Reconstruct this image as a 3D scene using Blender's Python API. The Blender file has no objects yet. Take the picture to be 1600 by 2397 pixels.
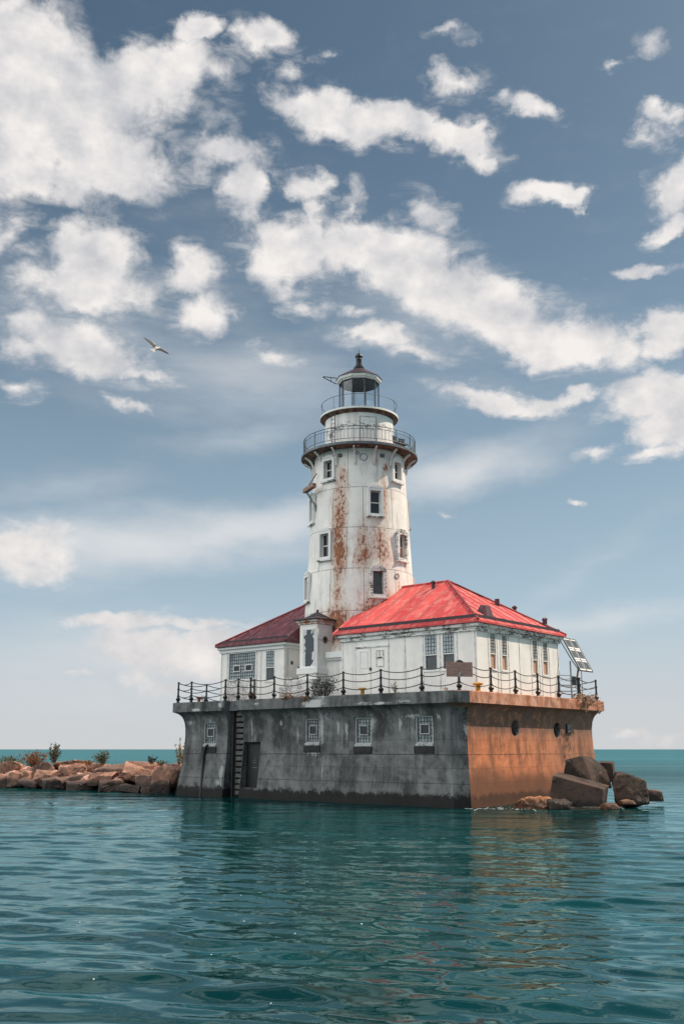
import bpy, bmesh, math, random
import numpy as np
from mathutils import Vector, Matrix, noise

S = bpy.context.scene
COL = S.collection
R = math.radians
random.seed(7)

# ------------------------------------------------------------------ camera
EYE = 2.56
PITCH = R(13.7508)
cam = bpy.data.cameras.new('camera')
cam.sensor_fit = 'VERTICAL'; cam.sensor_height = 36.0
cam.lens = 36.0 * 2270.0 / 2397.0
cam.clip_start = 0.1; cam.clip_end = 60000
cam_o = bpy.data.objects.new('camera', cam); COL.objects.link(cam_o)
cam_o.location = (0, 0, EYE); cam_o.rotation_euler = (math.pi/2 + PITCH, 0, 0)
S.camera = cam_o

def ray(px, py):
    """direction seen in the survey photograph at a pixel (1600 x 2397)"""
    a = (px - 800) / 2270; b = -(py - 1198.5) / 2270
    return Vector((a, math.cos(PITCH) - b*math.sin(PITCH), math.sin(PITCH) + b*math.cos(PITCH)))
def at(px, py, y):
    r = ray(px, py); return Vector((0, 0, EYE)) + r * (y / r.y)

# ------------------------------------------------------------------ exposure
S.view_settings.view_transform = 'Standard'
S.view_settings.look = 'None'
S.view_settings.exposure = 0.18
S.view_settings.gamma = 1.0
S.view_settings.use_curve_mapping = False

# ------------------------------------------------------------------ node helper
class G:
    def __init__(s, nt):
        s.nt = nt; nt.nodes.clear()
    def n(s, typ, ins=None, **props):
        nd = s.nt.nodes.new(typ)
        for k, v in props.items(): setattr(nd, k, v)
        for k, v in (ins or {}).items():
            sock = nd.inputs[k]
            if isinstance(v, bpy.types.NodeSocket): s.nt.links.new(v, sock)
            else: sock.default_value = v
        return nd
    def m(s, op, a, b=0.0, c=None, clamp=False):
        ins = {0: a, 1: b}
        if c is not None: ins[2] = c
        return s.n('ShaderNodeMath', ins, operation=op, use_clamp=clamp).outputs[0]
    def vm(s, op, a, b=(0, 0, 0)):
        return s.n('ShaderNodeVectorMath', {0: a, 1: b}, operation=op)
    def mix(s, f, a, b, blend='MIX'):
        nd = s.n('ShaderNodeMix', data_type='RGBA', blend_type=blend)
        for k, v in ((0, f), (6, a), (7, b)):
            if isinstance(v, bpy.types.NodeSocket): s.nt.links.new(v, nd.inputs[k])
            else: nd.inputs[k].default_value = v if k == 0 else (tuple(v) + (1,))[:4]
        return nd.outputs[2]
    def noise(s, vec, scale, detail=4, rough=.55, sc=None, dist=0.0):
        if sc is not None:
            vec = s.n('ShaderNodeMapping', {0: vec, 3: sc}).outputs[0]
        return s.n('ShaderNodeTexNoise', {'Vector': vec, 'Scale': scale, 'Detail': detail, 'Roughness': rough, 'Distortion': dist}).outputs[0]
    def rng(s, x, a, b, c=0.0, d=1.0, smooth=True):
        return s.n('ShaderNodeMapRange', {0: x, 1: a, 2: b, 3: c, 4: d}, interpolation_type='SMOOTHSTEP' if smooth else 'LINEAR').outputs[0]
    def blob(s, vec, cx, cy, rx, ry, rot=0.0):
        mp = s.n('ShaderNodeMapping', {0: vec, 1: (cx, cy, 0), 2: (0, 0, rot), 3: (rx, ry, 1)}, vector_type='TEXTURE').outputs[0]
        return s.n('ShaderNodeTexGradient', {0: mp}, gradient_type='SPHERICAL').outputs[1]
    def addall(s, L):
        r = L[0]
        for x in L[1:]: r = s.m('ADD', r, x)
        return r
    def maxall(s, L):
        r = L[0]
        for x in L[1:]: r = s.m('MAXIMUM', r, x)
        return r
    def xyz(s, v): return s.n('ShaderNodeSeparateXYZ', {0: v}).outputs
    def comb(s, x, y, z=0.0): return s.n('ShaderNodeCombineXYZ', {0: x, 1: y, 2: z}).outputs[0]
    def bump(s, h, strength=.3, dist=.02):
        return s.n('ShaderNodeBump', {'Height': h, 'Strength': strength, 'Distance': dist}).outputs[0]

# ------------------------------------------------------------------ world: daylight sky with cloud fields
SUN_AZ, SUN_EL = R(13), R(49)          # azimuth measured from +X towards +Y
W = bpy.data.worlds.new('World'); S.world = W; W.use_nodes = True
g = G(W.node_tree)
sky = g.n('ShaderNodeTexSky', sky_type='NISHITA', sun_disc=False, sun_elevation=SUN_EL, sun_rotation=math.pi/2 - SUN_AZ,
          altitude=0.0, air_density=1.0, dust_density=1.6, ozone_density=1.0).outputs[0]
dirv = g.n('ShaderNodeTexCoord').outputs['Generated']
dx, dy, dz = g.xyz(dirv)
az = g.m('ARCTAN2', dx, dy)
el = g.m('ARCSINE', dz)
p0 = g.comb(az, el, 0.0)
def azel(px, py):
    r = ray(px, py).normalized(); return math.atan2(r.x, r.y), math.asin(r.z)
# ragged edges: shift the lookup by two octave sets of noise
nv = g.comb(g.m('MULTIPLY', az, 1.0), g.m('MULTIPLY', el, 1.35), 0.0)
w1 = g.n('ShaderNodeTexNoise', {'Vector': nv, 'Scale': 11.0, 'Detail': 7.0, 'Roughness': .58}).outputs[1]
off = g.vm('MULTIPLY', g.vm('SUBTRACT', w1, (.5, .5, .5)).outputs[0], (.10, .075, 0)).outputs[0]
pw = g.vm('ADD', p0, off).outputs[0]
K1 = 1600/1568
# centre x, y, radii, turn (degrees, clockwise), weight: cumulus seen in the sky ahead
CUM = [(120,200,350,135,0,1),(50,120,210,120,0,1),(330,170,200,80,-5,1),(190,330,210,110,10,1),(40,320,170,110,0,1),(450,75,85,42,-20,.9),(250,405,100,45,0,.9),
 (600,70,75,55,0,.75),(655,165,40,45,0,.5),(745,125,40,20,0,.5),(780,265,150,62,12,1),(950,295,180,48,12,1),(1075,315,95,42,22,1),(1128,360,30,42,20,.7),(1205,250,90,36,10,.85),
 (1045,190,70,38,0,.62),(1040,100,50,18,0,.5),(715,240,75,42,0,.9),(1240,445,85,34,12,.72),(1312,465,48,26,0,.85),(1490,100,42,42,0,.55),(1400,145,45,18,0,.5),
 (1470,300,50,22,-10,.6),(1525,262,50,24,10,.55),(1560,400,60,95,0,.95),(1545,535,62,28,-10,.8),(1475,632,95,20,10,.65),(1525,765,75,52,0,1),
 (505,370,110,58,-10,.78),(565,440,48,85,0,.75),(690,425,52,36,20,.6),(700,500,32,60,0,.6),(650,590,108,88,0,1),(700,540,70,60,0,.8),(880,585,190,72,8,1),
 (960,645,180,85,20,1),(1120,705,190,72,14,1),(1230,765,230,66,14,1),(1385,805,105,32,5,.8),(970,490,62,52,15,.62),(805,480,42,52,0,.5),
 (225,600,110,105,0,.95),(215,670,165,70,0,.9),(60,570,80,30,0,.4),(0,520,62,60,0,.6),(435,640,62,75,0,.65),(465,720,65,52,0,.65),(420,590,52,32,0,.45),
 (185,810,190,58,10,.85),(30,800,70,40,0,.5),(300,862,95,24,10,.62),(45,905,70,46,0,.55),(60,755,110,24,0,.5),(725,712,70,28,0,.55),(825,722,62,22,0,.5),
 (870,785,100,32,10,.72),(965,822,95,28,10,.6),(620,815,42,26,0,.55),(290,940,62,16,10,.62),(1130,912,115,28,4,.88),(1275,925,95,26,0,.85),(1490,915,110,62,0,1),
 (1545,970,80,70,0,.95),(1445,900,60,34,0,.7),(1380,1035,65,22,0,.62),(1525,1040,85,22,0,.6),(40,1255,140,60,4,.85),(1293,1130,45,12,0,.62),(1025,1170,34,12,0,.45),
 (255,1425,115,26,0,.82),(330,1415,60,22,0,.6),(450,1430,130,22,0,.75),(400,1505,190,55,0,.95),(480,1475,80,48,0,.9),(1450,1672,62,17,0,.62),(1545,1680,52,16,0,.62),(180,1545,36,10,0,.5),(330,1570,140,26,0,.5)]
SOFT = [(300,1240,480,75,-5,.66),(560,1215,300,50,-10,.7),(1060,1080,260,55,-14,.6),(900,1060,200,40,-14,.35),(1400,1425,260,30,-6,.42),(130,1120,300,50,-14,.3),(560,870,330,110,6,.4),
 (250,760,420,150,4,.36),(560,1000,260,50,-12,.3),(250,1520,420,110,0,.4),(1150,880,420,90,0,.25),(480,520,330,240,30,.14),(1000,740,440,170,16,.3),(1350,1300,300,40,-30,.2),(150,1330,400,40,0,.25)]
def field(L, vec, grow=1.0):
    out = []
    for (x, y, rx, ry, t, w) in L:
        x, y, rx, ry = x*K1, y*K1, rx*K1, ry*K1
        a0, e0 = azel(x, y); a1, _ = azel(x + rx, y); a2, _ = azel(x - rx, y); _, e1 = azel(x, y + ry); _, e2 = azel(x, y - ry)
        b = g.blob(vec, a0, e0, abs(a1 - a2)/2*1.38*grow, abs(e1 - e2)/2*1.38*grow, R(-t))
        out.append(g.m('MULTIPLY', b, w*1.16))
    return g.maxall(out)
fc = field(CUM, pw)
fs = field(SOFT, g.vm('ADD', p0, g.vm('MULTIPLY', off, (.9, .5, 0)).outputs[0]).outputs[0], 1.25)
fine = g.noise(nv, 20.0, 11, .62, dist=.30)
mid = g.noise(nv, 9.0, 5, .55)
d = g.m('ADD', fc, g.m('MULTIPLY', g.m('SUBTRACT', fine, .5), 1.15))
d = g.m('ADD', d, g.m('MULTIPLY', g.m('SUBTRACT', mid, .5), .74))
mask = g.m('MULTIPLY', g.rng(d, .12, .64), g.rng(fc, .0, .15))
wisp = g.noise(g.n('ShaderNodeMapping', {0: nv, 2: (0, 0, R(-28)), 3: (1.0, 2.3, 1)}).outputs[0], 17.0, 9, .63, dist=.5)
veil = g.m('MULTIPLY', g.m('MULTIPLY', g.rng(d, -.16, .36), g.rng(wisp, .44, .68)), .46)
mask = g.m('MAXIMUM', mask, g.m('MULTIPLY', veil, g.rng(fc, -.02, .10)))
streak = g.noise(g.comb(g.m('ADD', az, g.m('MULTIPLY', el, .35)), g.m('MULTIPLY', el, 4.0)), 5.0, 6, .6)
soft = g.m('MULTIPLY', g.rng(g.m('ADD', fs, g.m('MULTIPLY', g.m('SUBTRACT', streak, .5), .55)), .05, .85), .80)
# sky colour: the Nishita sky, greyer, paling into the haze over the lake
base = g.n('ShaderNodeHueSaturation', {'Saturation': 1.0, 'Value': .70, 'Color': sky}).outputs[0]
base = g.mix(1.0, base, (.86, .98, .90), 'MULTIPLY')
hz = g.m('POWER', g.rng(el, R(46), R(-2), 0, 1, False), 2.6)
base = g.mix(hz, base, (4.8, 6.1, 7.4))
hz2 = g.m('MULTIPLY', g.rng(el, R(10), R(-1)), .95)
base = g.mix(hz2, base, (5.5, 5.55, 5.6))
# billows: each cloud is brighter on the flank towards the sun (right and up), greyer on the other and in its thick middle
lit = g.m('SUBTRACT', g.noise(nv, 15.0, 7, .56), g.noise(g.vm('ADD', nv, (.020, .022, 0)).outputs[0], 15.0, 7, .56))
core = g.rng(g.noise(g.vm('ADD', nv, (0, .01, 3.3)).outputs[0], 6.5, 4, .5), .42, .66)
bright = g.m('ADD', g.m('SUBTRACT', .66, g.m('MULTIPLY', core, .34)), g.m('MULTIPLY', lit, 2.6), clamp=True)
ccol = g.mix(bright, (5.0, 5.1, 5.4), (8.1, 7.75, 7.5))
ccol = g.mix(g.m('MULTIPLY', hz, .45), ccol, (7.1, 6.75, 6.5))
base = g.mix(soft, base, (6.9, 6.9, 6.95))
base = g.mix(mask, base, ccol)
# added unseen bright cloud bank behind the viewer: fill light for the shaded walls
bd = (math.cos(R(202))*math.cos(R(33)), math.sin(R(202))*math.cos(R(33)), math.sin(R(33)))
bk = g.vm('DOT_PRODUCT', dirv, bd).outputs['Value']
bk = g.m('MULTIPLY', g.rng(g.m('ADD', bk, g.m('MULTIPLY', g.m('SUBTRACT', mid, .5), .5)), .45, .85), g.rng(el, R(4), R(14)))
base = g.mix(bk, base, (18, 17.7, 17.4))
bgn = g.n('ShaderNodeBackground', {'Color': base, 'Strength': .10})
g.nt.links.new(bgn.outputs[0], g.n('ShaderNodeOutputWorld').inputs[0])
W.cycles.sampling_method = 'MANUAL'; W.cycles.sample_map_resolution = 512

# ------------------------------------------------------------------ sun
sd = Vector((math.cos(SUN_AZ)*math.cos(SUN_EL), math.sin(SUN_AZ)*math.cos(SUN_EL), math.sin(SUN_EL)))
sl = bpy.data.lights.new('sun', 'SUN'); sl.energy = 5.0; sl.angle = R(.53); sl.color = (1.0, .84, .68)
so = bpy.data.objects.new('sun', sl); COL.objects.link(so)
so.rotation_euler = (-sd).to_track_quat('-Z', 'Y').to_euler(); so.location = (60, 20, 80)

# ------------------------------------------------------------------ geometry helpers
ANG = R(49.7)
KX, KY = 5.486, 44.787                  # near corner of the pier; local x runs along its sunlit side, y along its shaded side
BM = Matrix.Translation((KX, KY, 0)) @ Matrix.Rotation(ANG, 4, 'Z')
BASE = {}
class MB:
    def __init__(s): s.v = []; s.f = []
    def add(s, vs, fs):
        o = len(s.v); s.v += [tuple(q) for q in vs]; s.f += [tuple(i + o for i in f) for f in fs]; return s
    def hexa(s, q):
        return s.add(q, [(0,3,2,1),(4,5,6,7),(0,1,5,4),(1,2,6,5),(2,3,7,6),(3,0,4,7)])
    def box(s, x0, x1, y0, y1, z0, z1, P=None):
        q = [(x0,y0,z0),(x1,y0,z0),(x1,y1,z0),(x0,y1,z0),(x0,y0,z1),(x1,y0,z1),(x1,y1,z1),(x0,y1,z1)]
        if P: q = [P(*c) for c in q]
        return s.hexa(q)
    def tube(s, pts, r, n=8):
        pts = [Vector(p) for p in pts]; rs = r if isinstance(r, (list, tuple)) else [r]*len(pts)
        up = None; rings = []
        for i, p in enumerate(pts):
            t = (pts[min(i+1, len(pts)-1)] - pts[max(i-1, 0)])
            if t.length < 1e-9: t = Vector((0, 0, 1))
            t.normalize()
            if up is None: up = Vector((0, 0, 1)) if abs(t.z) < .9 else Vector((1, 0, 0))
            a = t.cross(up).normalized(); b = a.cross(t); up = b if abs(b.dot(t)) < .9 else up
            rings.append([p + (a*math.cos(2*math.pi*k/n) + b*math.sin(2*math.pi*k/n))*rs[i] for k in range(n)])
        vs = [v for q in rings for v in q]; fs = []
        for i in range(len(pts)-1):
            for k in range(n): fs.append((i*n+k, i*n+(k+1) % n, (i+1)*n+(k+1) % n, (i+1)*n+k))
        fs.append(tuple(range(n-1, -1, -1))); fs.append(tuple((len(pts)-1)*n+k for k in range(n)))
        return s.add(vs, fs)
    def lathe(s, prof, n, c=(0, 0), ph=0.0, close=False):
        vs = []; fs = []; m = len(prof)
        for (r, z) in prof:
            for k in range(n):
                a = ph + 2*math.pi*k/n; vs.append((c[0] + r*math.cos(a), c[1] + r*math.sin(a), z))
        for i in range(m if close else m-1):
            j = (i+1) % m
            for k in range(n): fs.append((i*n+k, i*n+(k+1) % n, j*n+(k+1) % n, j*n+k))
        if not close:
            fs.append(tuple(range(n-1, -1, -1))); fs.append(tuple((m-1)*n+k for k in range(n)))
        return s.add(vs, fs)
    def prism(s, poly, vec):
        n = len(poly); vec = Vector(vec); a = [Vector(p) for p in poly]
        return s.add(a + [p + vec for p in a], [tuple(range(n-1, -1, -1)), tuple(range(n, 2*n))] + [(k, (k+1) % n, n+(k+1) % n, n+k) for k in range(n)])
    def build(s, name, mat, parent=None, smooth=None, bevel=0.0, base=None, fix=True):
        if base is None: base = BASE[parent.name] if parent else (0, 0, 0)
        b = Vector(base)
        me = bpy.data.meshes.new(name)
        me.from_pydata([tuple(Vector(v) - b) for v in s.v], [], s.f)
        if fix or bevel:
            bm = bmesh.new(); bm.from_mesh(me)
            if fix: bmesh.ops.recalc_face_normals(bm, faces=bm.faces)
            if bevel:
                bmesh.ops.bevel(bm, geom=[e for e in bm.edges if len(e.link_faces) == 2 and e.calc_face_angle(0) > .5], offset=bevel, segments=1, affect='EDGES', clamp_overlap=True)
            bm.to_mesh(me); bm.free()
        if mat: me.materials.append(mat)
        if smooth is not None:
            me.shade_smooth(); me.set_sharp_from_angle(angle=R(smooth))
        o = bpy.data.objects.new(name, me); COL.objects.link(o)
        if parent: o.parent = parent; BASE[o.name] = tuple(base)
        return o
def tag(o, label=None, cat=None, group=None, kind=None):
    if label: o['label'] = label
    if cat: o['category'] = cat
    if group: o['group'] = group
    if kind: o['kind'] = kind
    return o
def thing(name, label, cat, base, group=None, kind=None):
    """an Empty at the base of a thing that stands on the pier; its parts are written in pier coordinates"""
    o = bpy.data.objects.new(name, None); COL.objects.link(o); o.empty_display_size = .3
    o.matrix_world = BM @ Matrix.Translation(base); BASE[o.name] = tuple(base)
    return tag(o, label, cat, group, kind)
def wthing(name, label, cat, base, group=None, kind=None):
    o = bpy.data.objects.new(name, None); COL.objects.link(o); o.empty_display_size = .3
    o.location = base; BASE[o.name] = tuple(base)
    return tag(o, label, cat, group, kind)
def solo(name, mb, mat, label, cat, base, group=None, **kw):
    o = mb.build(name, mat, None, base=base, **kw); o.matrix_world = BM @ Matrix.Translation(base)
    return tag(o, label, cat, group)
def cut(o, cutter):
    me = bpy.data.meshes.new('cutter'); me.from_pydata([tuple(Vector(v) - Vector(BASE[o.name])) for v in cutter.v], [], cutter.f)
    bm = bmesh.new(); bm.from_mesh(me); bmesh.ops.recalc_face_normals(bm, faces=bm.faces); bm.to_mesh(me); bm.free()
    c = bpy.data.objects.new('cutter', me); COL.objects.link(c); c.parent = o.parent
    md = o.modifiers.new('cut', 'BOOLEAN'); md.object = c; md.operation = 'DIFFERENCE'; md.solver = 'EXACT'
    bpy.context.view_layer.update()
    dg = bpy.context.evaluated_depsgraph_get()
    nm = bpy.data.meshes.new_from_object(o.evaluated_get(dg)); o.modifiers.clear()
    old = o.data; o.data = nm; nm.name = old.name
    bpy.data.objects.remove(c); bpy.data.meshes.remove(me)
    return o

# ------------------------------------------------------------------ materials
def material(name):
    m = bpy.data.materials.new(name); m.use_nodes = True
    g = G(m.node_tree)
    return m, g, g.n('ShaderNodeTexCoord').outputs['Object']
def finish(g, color, rough=.6, normal=None, metal=0.0, spec=.5, **kw):
    ins = {'Base Color': color if isinstance(color, bpy.types.NodeSocket) else tuple(color)[:3] + (1,), 'Roughness': rough, 'Metallic': metal, 'Specular IOR Level': spec}
    if normal is not None: ins['Normal'] = normal
    ins.update(kw)
    b = g.n('ShaderNodeBsdfPrincipled', ins)
    g.nt.links.new(b.outputs[0], g.n('ShaderNodeOutputMaterial').inputs[0])
def simple(name, c, rough=.6, var=.35, scale=3.0, metal=0.0, spec=.4, bump=.15, c2=None):
    m, g, o = material(name)
    n = g.noise(o, scale, 6, .6); n2 = g.noise(o, scale*9, 4, .6)
    f = g.rng(g.m('ADD', g.m('MULTIPLY', n, .7), g.m('MULTIPLY', n2, .3)), .35, .65)
    col = g.mix(f, tuple(x*(1-var) for x in c), c2 or tuple(min(1, x*(1+var*.5)) for x in c))
    finish(g, col, rough, g.bump(n2, bump, .02), metal, spec)
    return m

def paint_wall():
    m, g, o = material('white_painted_iron')
    a = g.noise(o, 1.1, 6, .6); s = g.noise(o, 1.0, 5, .6, sc=(2.2, 2.2, .28)); f = g.noise(o, 14, 5, .7)
    col = g.mix(g.rng(a, .35, .7), (.83, .80, .755), (.72, .70, .675))
    col = g.mix(g.m('MULTIPLY', g.rng(s, .56, .76), .55), col, (.40, .395, .38))
    col = g.mix(g.m('MULTIPLY', g.rng(f, .66, .74), g.rng(a, .42, .60)), col, (.16, .14, .125))
    z = g.xyz(o)[2]
    rust_sun = g.noise(o, 3.0, 6, .65, sc=(1.6, 1.6, .5), dist=.3)
    col = g.mix(g.m('MULTIPLY', g.rng(rust_sun, .64, .78), .55), col, (.42, .25, .15))
    finish(g, col, .5, g.bump(g.m('ADD', f, g.m('MULTIPLY', a, .6)), .12, .02), spec=.35)
    return m
def peeled(name, dark, white, lo=.46, hi=.54, sc=(1, 1, 1.6), scale=5.0):
    m, g, o = material(name)
    a = g.noise(o, scale, 8, .68, sc=sc); b = g.noise(o, scale*5, 4, .6); c = g.noise(o, 1.3, 4, .5)
    k = g.m('ADD', a, g.m('MULTIPLY', g.m('SUBTRACT', c, .5), .5))
    col = g.mix(g.rng(k, lo, hi), g.mix(b, tuple(x*.6 for x in dark), tuple(x*1.5 for x in dark)), white)
    finish(g, col, .7, g.bump(k, .3, .02), spec=.25)
    return m

def tower_paint():
    m, g, o = material('rusted_white_tower_paint')
    x, y, z = g.xyz(o)
    ang = g.m('ARCTAN2', g.m('MULTIPLY', y, -1.0), g.m('MULTIPLY', x, -1.0))      # 0 on the side towards the left house front
    u = g.m('MULTIPLY', ang, 3.05)
    uz = g.comb(u, z, 0.0)
    a = g.noise(o, .9, 6, .62); s = g.noise(o, 1.0, 6, .62, sc=(2.4, 2.4, .32)); f = g.noise(o, 11, 6, .72)
    col = g.mix(g.rng(a, .35, .68), (.83, .795, .745), (.71, .685, .65))
    col = g.mix(g.m('MULTIPLY', g.rng(s, .50, .72), .62), col, (.43, .41, .385))
    spk = g.m('MULTIPLY', g.rng(f, .57, .69), g.rng(a, .42, .58))
    col = g.mix(g.m('MULTIPLY', spk, .8), col, (.20, .18, .16))
    # rust where the plates have bled: angle from the line of sight (deg), height above deck, half sizes, weight
    BL = [(-23,12.9,.36,1.1,.7),(-23,10.5,.50,3.4,1.0),(-24,9.5,.34,1.5,1.1),(-22,8.4,.42,1.9,1.25),(-20,13.0,.3,.8,.8),(-23,6.0,.42,1.1,.85),(-24,5.3,.3,.7,.8),(-24,4.2,.75,1.3,1.3),(-8,4.1,1.0,.75,1.0),(14,4.9,.9,1.0,1.1),
          (3,9.2,.5,1.4,.75),(5,8.2,.5,1.0,1.0),(2,8.0,.45,1.0,.9),(22,8.9,.55,1.7,.85),(28,8.3,.5,1.1,.8),(30,11.7,.24,1.6,.9),(42,11.9,.2,.9,.5),(34,13.6,.25,.4,.9),(20,13.9,.35,.35,.6),(36,9.0,.3,1.2,.45),(12,6.1,.35,1.7,.6),
          (44,6.4,.25,1.2,.6),(30,5.2,.6,1.2,.85),(0,5.9,.5,1.1,.45),(-40,5.0,.6,.5,.5),(48,9.3,.4,1.2,.4),(40,8.1,.4,.6,.6),(-33,8.0,.25,.6,.4),(60,7.6,.3,2.2,.4)]
    bl = []
    for (ph, zz, rx, rz, w) in BL:
        bl.append(g.m('MULTIPLY', g.blob(uz, R(ph + 39.2)*3.05, zz, rx*1.85, rz*1.45), w*.92))
    B = g.maxall(bl)
    ns = g.noise(o, 2.6, 8, .72, sc=(1.7, 1.7, .55), dist=.25); nf = g.noise(o, 6, 8, .76)
    k = g.m('ADD', g.m('ADD', g.m('MULTIPLY', B, .85), g.m('MULTIPLY', g.m('SUBTRACT', ns, .5), .95)), g.m('MULTIPLY', g.m('SUBTRACT', nf, .5), .7))
    stain = g.m('MULTIPLY', g.rng(k, .14, .5), g.rng(B, .0, .2))
    col = g.mix(g.m('MULTIPLY', stain, .55), col, (.56, .32, .21))
    nx = g.noise(o, 5.0, 9, .78, sc=(1.3, 1.3, .8))
    rust = g.mix(g.rng(nx, .40, .60), (.42, .145, .055), (.17, .055, .026))
    k2 = g.m('ADD', k, g.m('MULTIPLY', g.m('SUBTRACT', nx, .5), 2.0))
    col = g.mix(g.m('MULTIPLY', g.m('MULTIPLY', g.rng(k2, .44, .72), .93), g.rng(B, .0, .12)), col, rust)
    # plate joints
    br = g.n('ShaderNodeTexBrick', {'Vector': g.vm('ADD', uz, (.55, -.10, 0)).outputs[0], 'Color1': (0, 0, 0, 1), 'Color2': (0, 0, 0, 1), 'Mortar': (1, 1, 1, 1), 'Scale': 1.0, 'Mortar Size': .021, 'Mortar Smooth': .2, 'Brick Width': 1.9, 'Row Height': 2.44}, offset=.5)
    j = br.outputs[0]
    col = g.mix(g.m('MULTIPLY', j, g.rng(g.noise(o, 2.0, 3, .5), .25, .6, .4, .85)), col, (.16, .13, .11))
    h = g.m('ADD', g.m('MULTIPLY', k, .5), g.m('MULTIPLY', j, -1.2))
    finish(g, col, g.m('ADD', .48, g.m('MULTIPLY', stain, .3)), g.bump(h, .35, .02), spec=.35)
    return m

def watch_paint():
    m, g, o = material('watch_room_paint')
    x, y, z = g.xyz(o)
    f = g.noise(o, 7, 8, .72); s = g.noise(o, 1.5, 6, .65, sc=(2, 2, .4)); a = g.noise(o, 2.0, 5, .6, sc=(1, 1, 2.5))
    col = g.mix(g.rng(s, .4, .7), (.80, .785, .76), (.60, .59, .57))
    top = g.rng(z, 16.9, 17.45)
    col = g.mix(g.m('MULTIPLY', g.rng(g.m('ADD', f, g.m('MULTIPLY', g.m('SUBTRACT', top, .5), .30)), .58, .66), top), col, (.30, .13, .07))
    band = g.m('MULTIPLY', g.rng(z, 15.95, 16.3), g.rng(z, 16.75, 16.45))
    col = g.mix(g.m('MULTIPLY', g.rng(g.m('ADD', g.m('MULTIPLY', f, .6), g.m('MULTIPLY', a, .5)), .54, .62), band), col, (.12, .11, .10))
    finish(g, col, .5, g.bump(f, .2, .02), spec=.35)
    return m

def roof_red():
    m, g, o = material('faded_red_sheet_roof')
    a = g.noise(o, .8, 6, .6); b = g.noise(o, 2.4, 8, .68, sc=(.5, 1.3, .6)); f = g.noise(o, 18, 5, .7)
    x, y, z = g.xyz(o); nx = g.xyz(g.n('ShaderNodeTexCoord').outputs['Normal'])[0]
    fr_ = g.rng(nx, -.2, -.3)
    sheet = g.m('ADD', g.m('MULTIPLY', fr_, g.m('DIVIDE', g.m('ADD', y, .595), 1.02)), g.m('MULTIPLY', g.m('SUBTRACT', 1.0, fr_), g.m('DIVIDE', g.m('ADD', x, 0.0), .9)))
    sh = g.n('ShaderNodeTexWhiteNoise', {'W': g.m('FLOOR', sheet)}, noise_dimensions='1D').outputs[0]
    col = g.mix(g.rng(g.m('ADD', g.m('MULTIPLY', a, .6), g.m('MULTIPLY', sh, .4)), .3, .7), (.47, .042, .046), (.62, .085, .078))
    jt = g.rng(g.m('ABSOLUTE', g.m('SUBTRACT', g.m('FRACT', g.m('ADD', g.m('MULTIPLY', z, .72), g.m('MULTIPLY', sh, .7))), .5)), .02, .0)
    col = g.mix(g.m('MULTIPLY', jt, .5), col, (.74, .36, .32))
    hl = g.m('ABSOLUTE', g.m('SUBTRACT', g.m('FRACT', sheet), .5))
    col = g.mix(g.m('MULTIPLY', g.m('MULTIPLY', g.rng(hl, .36, .5), g.rng(b, .35, .6)), .55), col, (.25, .035, .035))
    col = g.mix(g.m('MULTIPLY', g.rng(b, .46, .64), .50), col, (.70, .28, .24))
    col = g.mix(g.m('MULTIPLY', g.rng(f, .62, .74), .5), col, (.22, .05, .05))
    finish(g, col, .55, g.bump(g.m('ADD', f, b), .15, .02), spec=.3)
    return m
def roof_worn_shadow():  # worn copy of the red roof with the tower's shadow put into its colour
    m, g, o = material('shadowed_worn_sheet_roof')
    a = g.noise(o, 1.0, 6, .6); b = g.noise(o, 3.0, 8, .72, sc=(.45, 1.6, .6)); f = g.noise(o, 16, 5, .7)
    col = g.mix(g.rng(a, .35, .65), (.085, .024, .032), (.135, .034, .042))
    col = g.mix(g.m('MULTIPLY', g.rng(b, .48, .64), .7), col, (.30, .165, .18))
    col = g.mix(g.m('MULTIPLY', g.rng(f, .54, .68), .7), col, (.12, .035, .045))
    finish(g, col, .6, g.bump(g.m('ADD', f, b), .15, .02), spec=.3)
    return m

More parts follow.
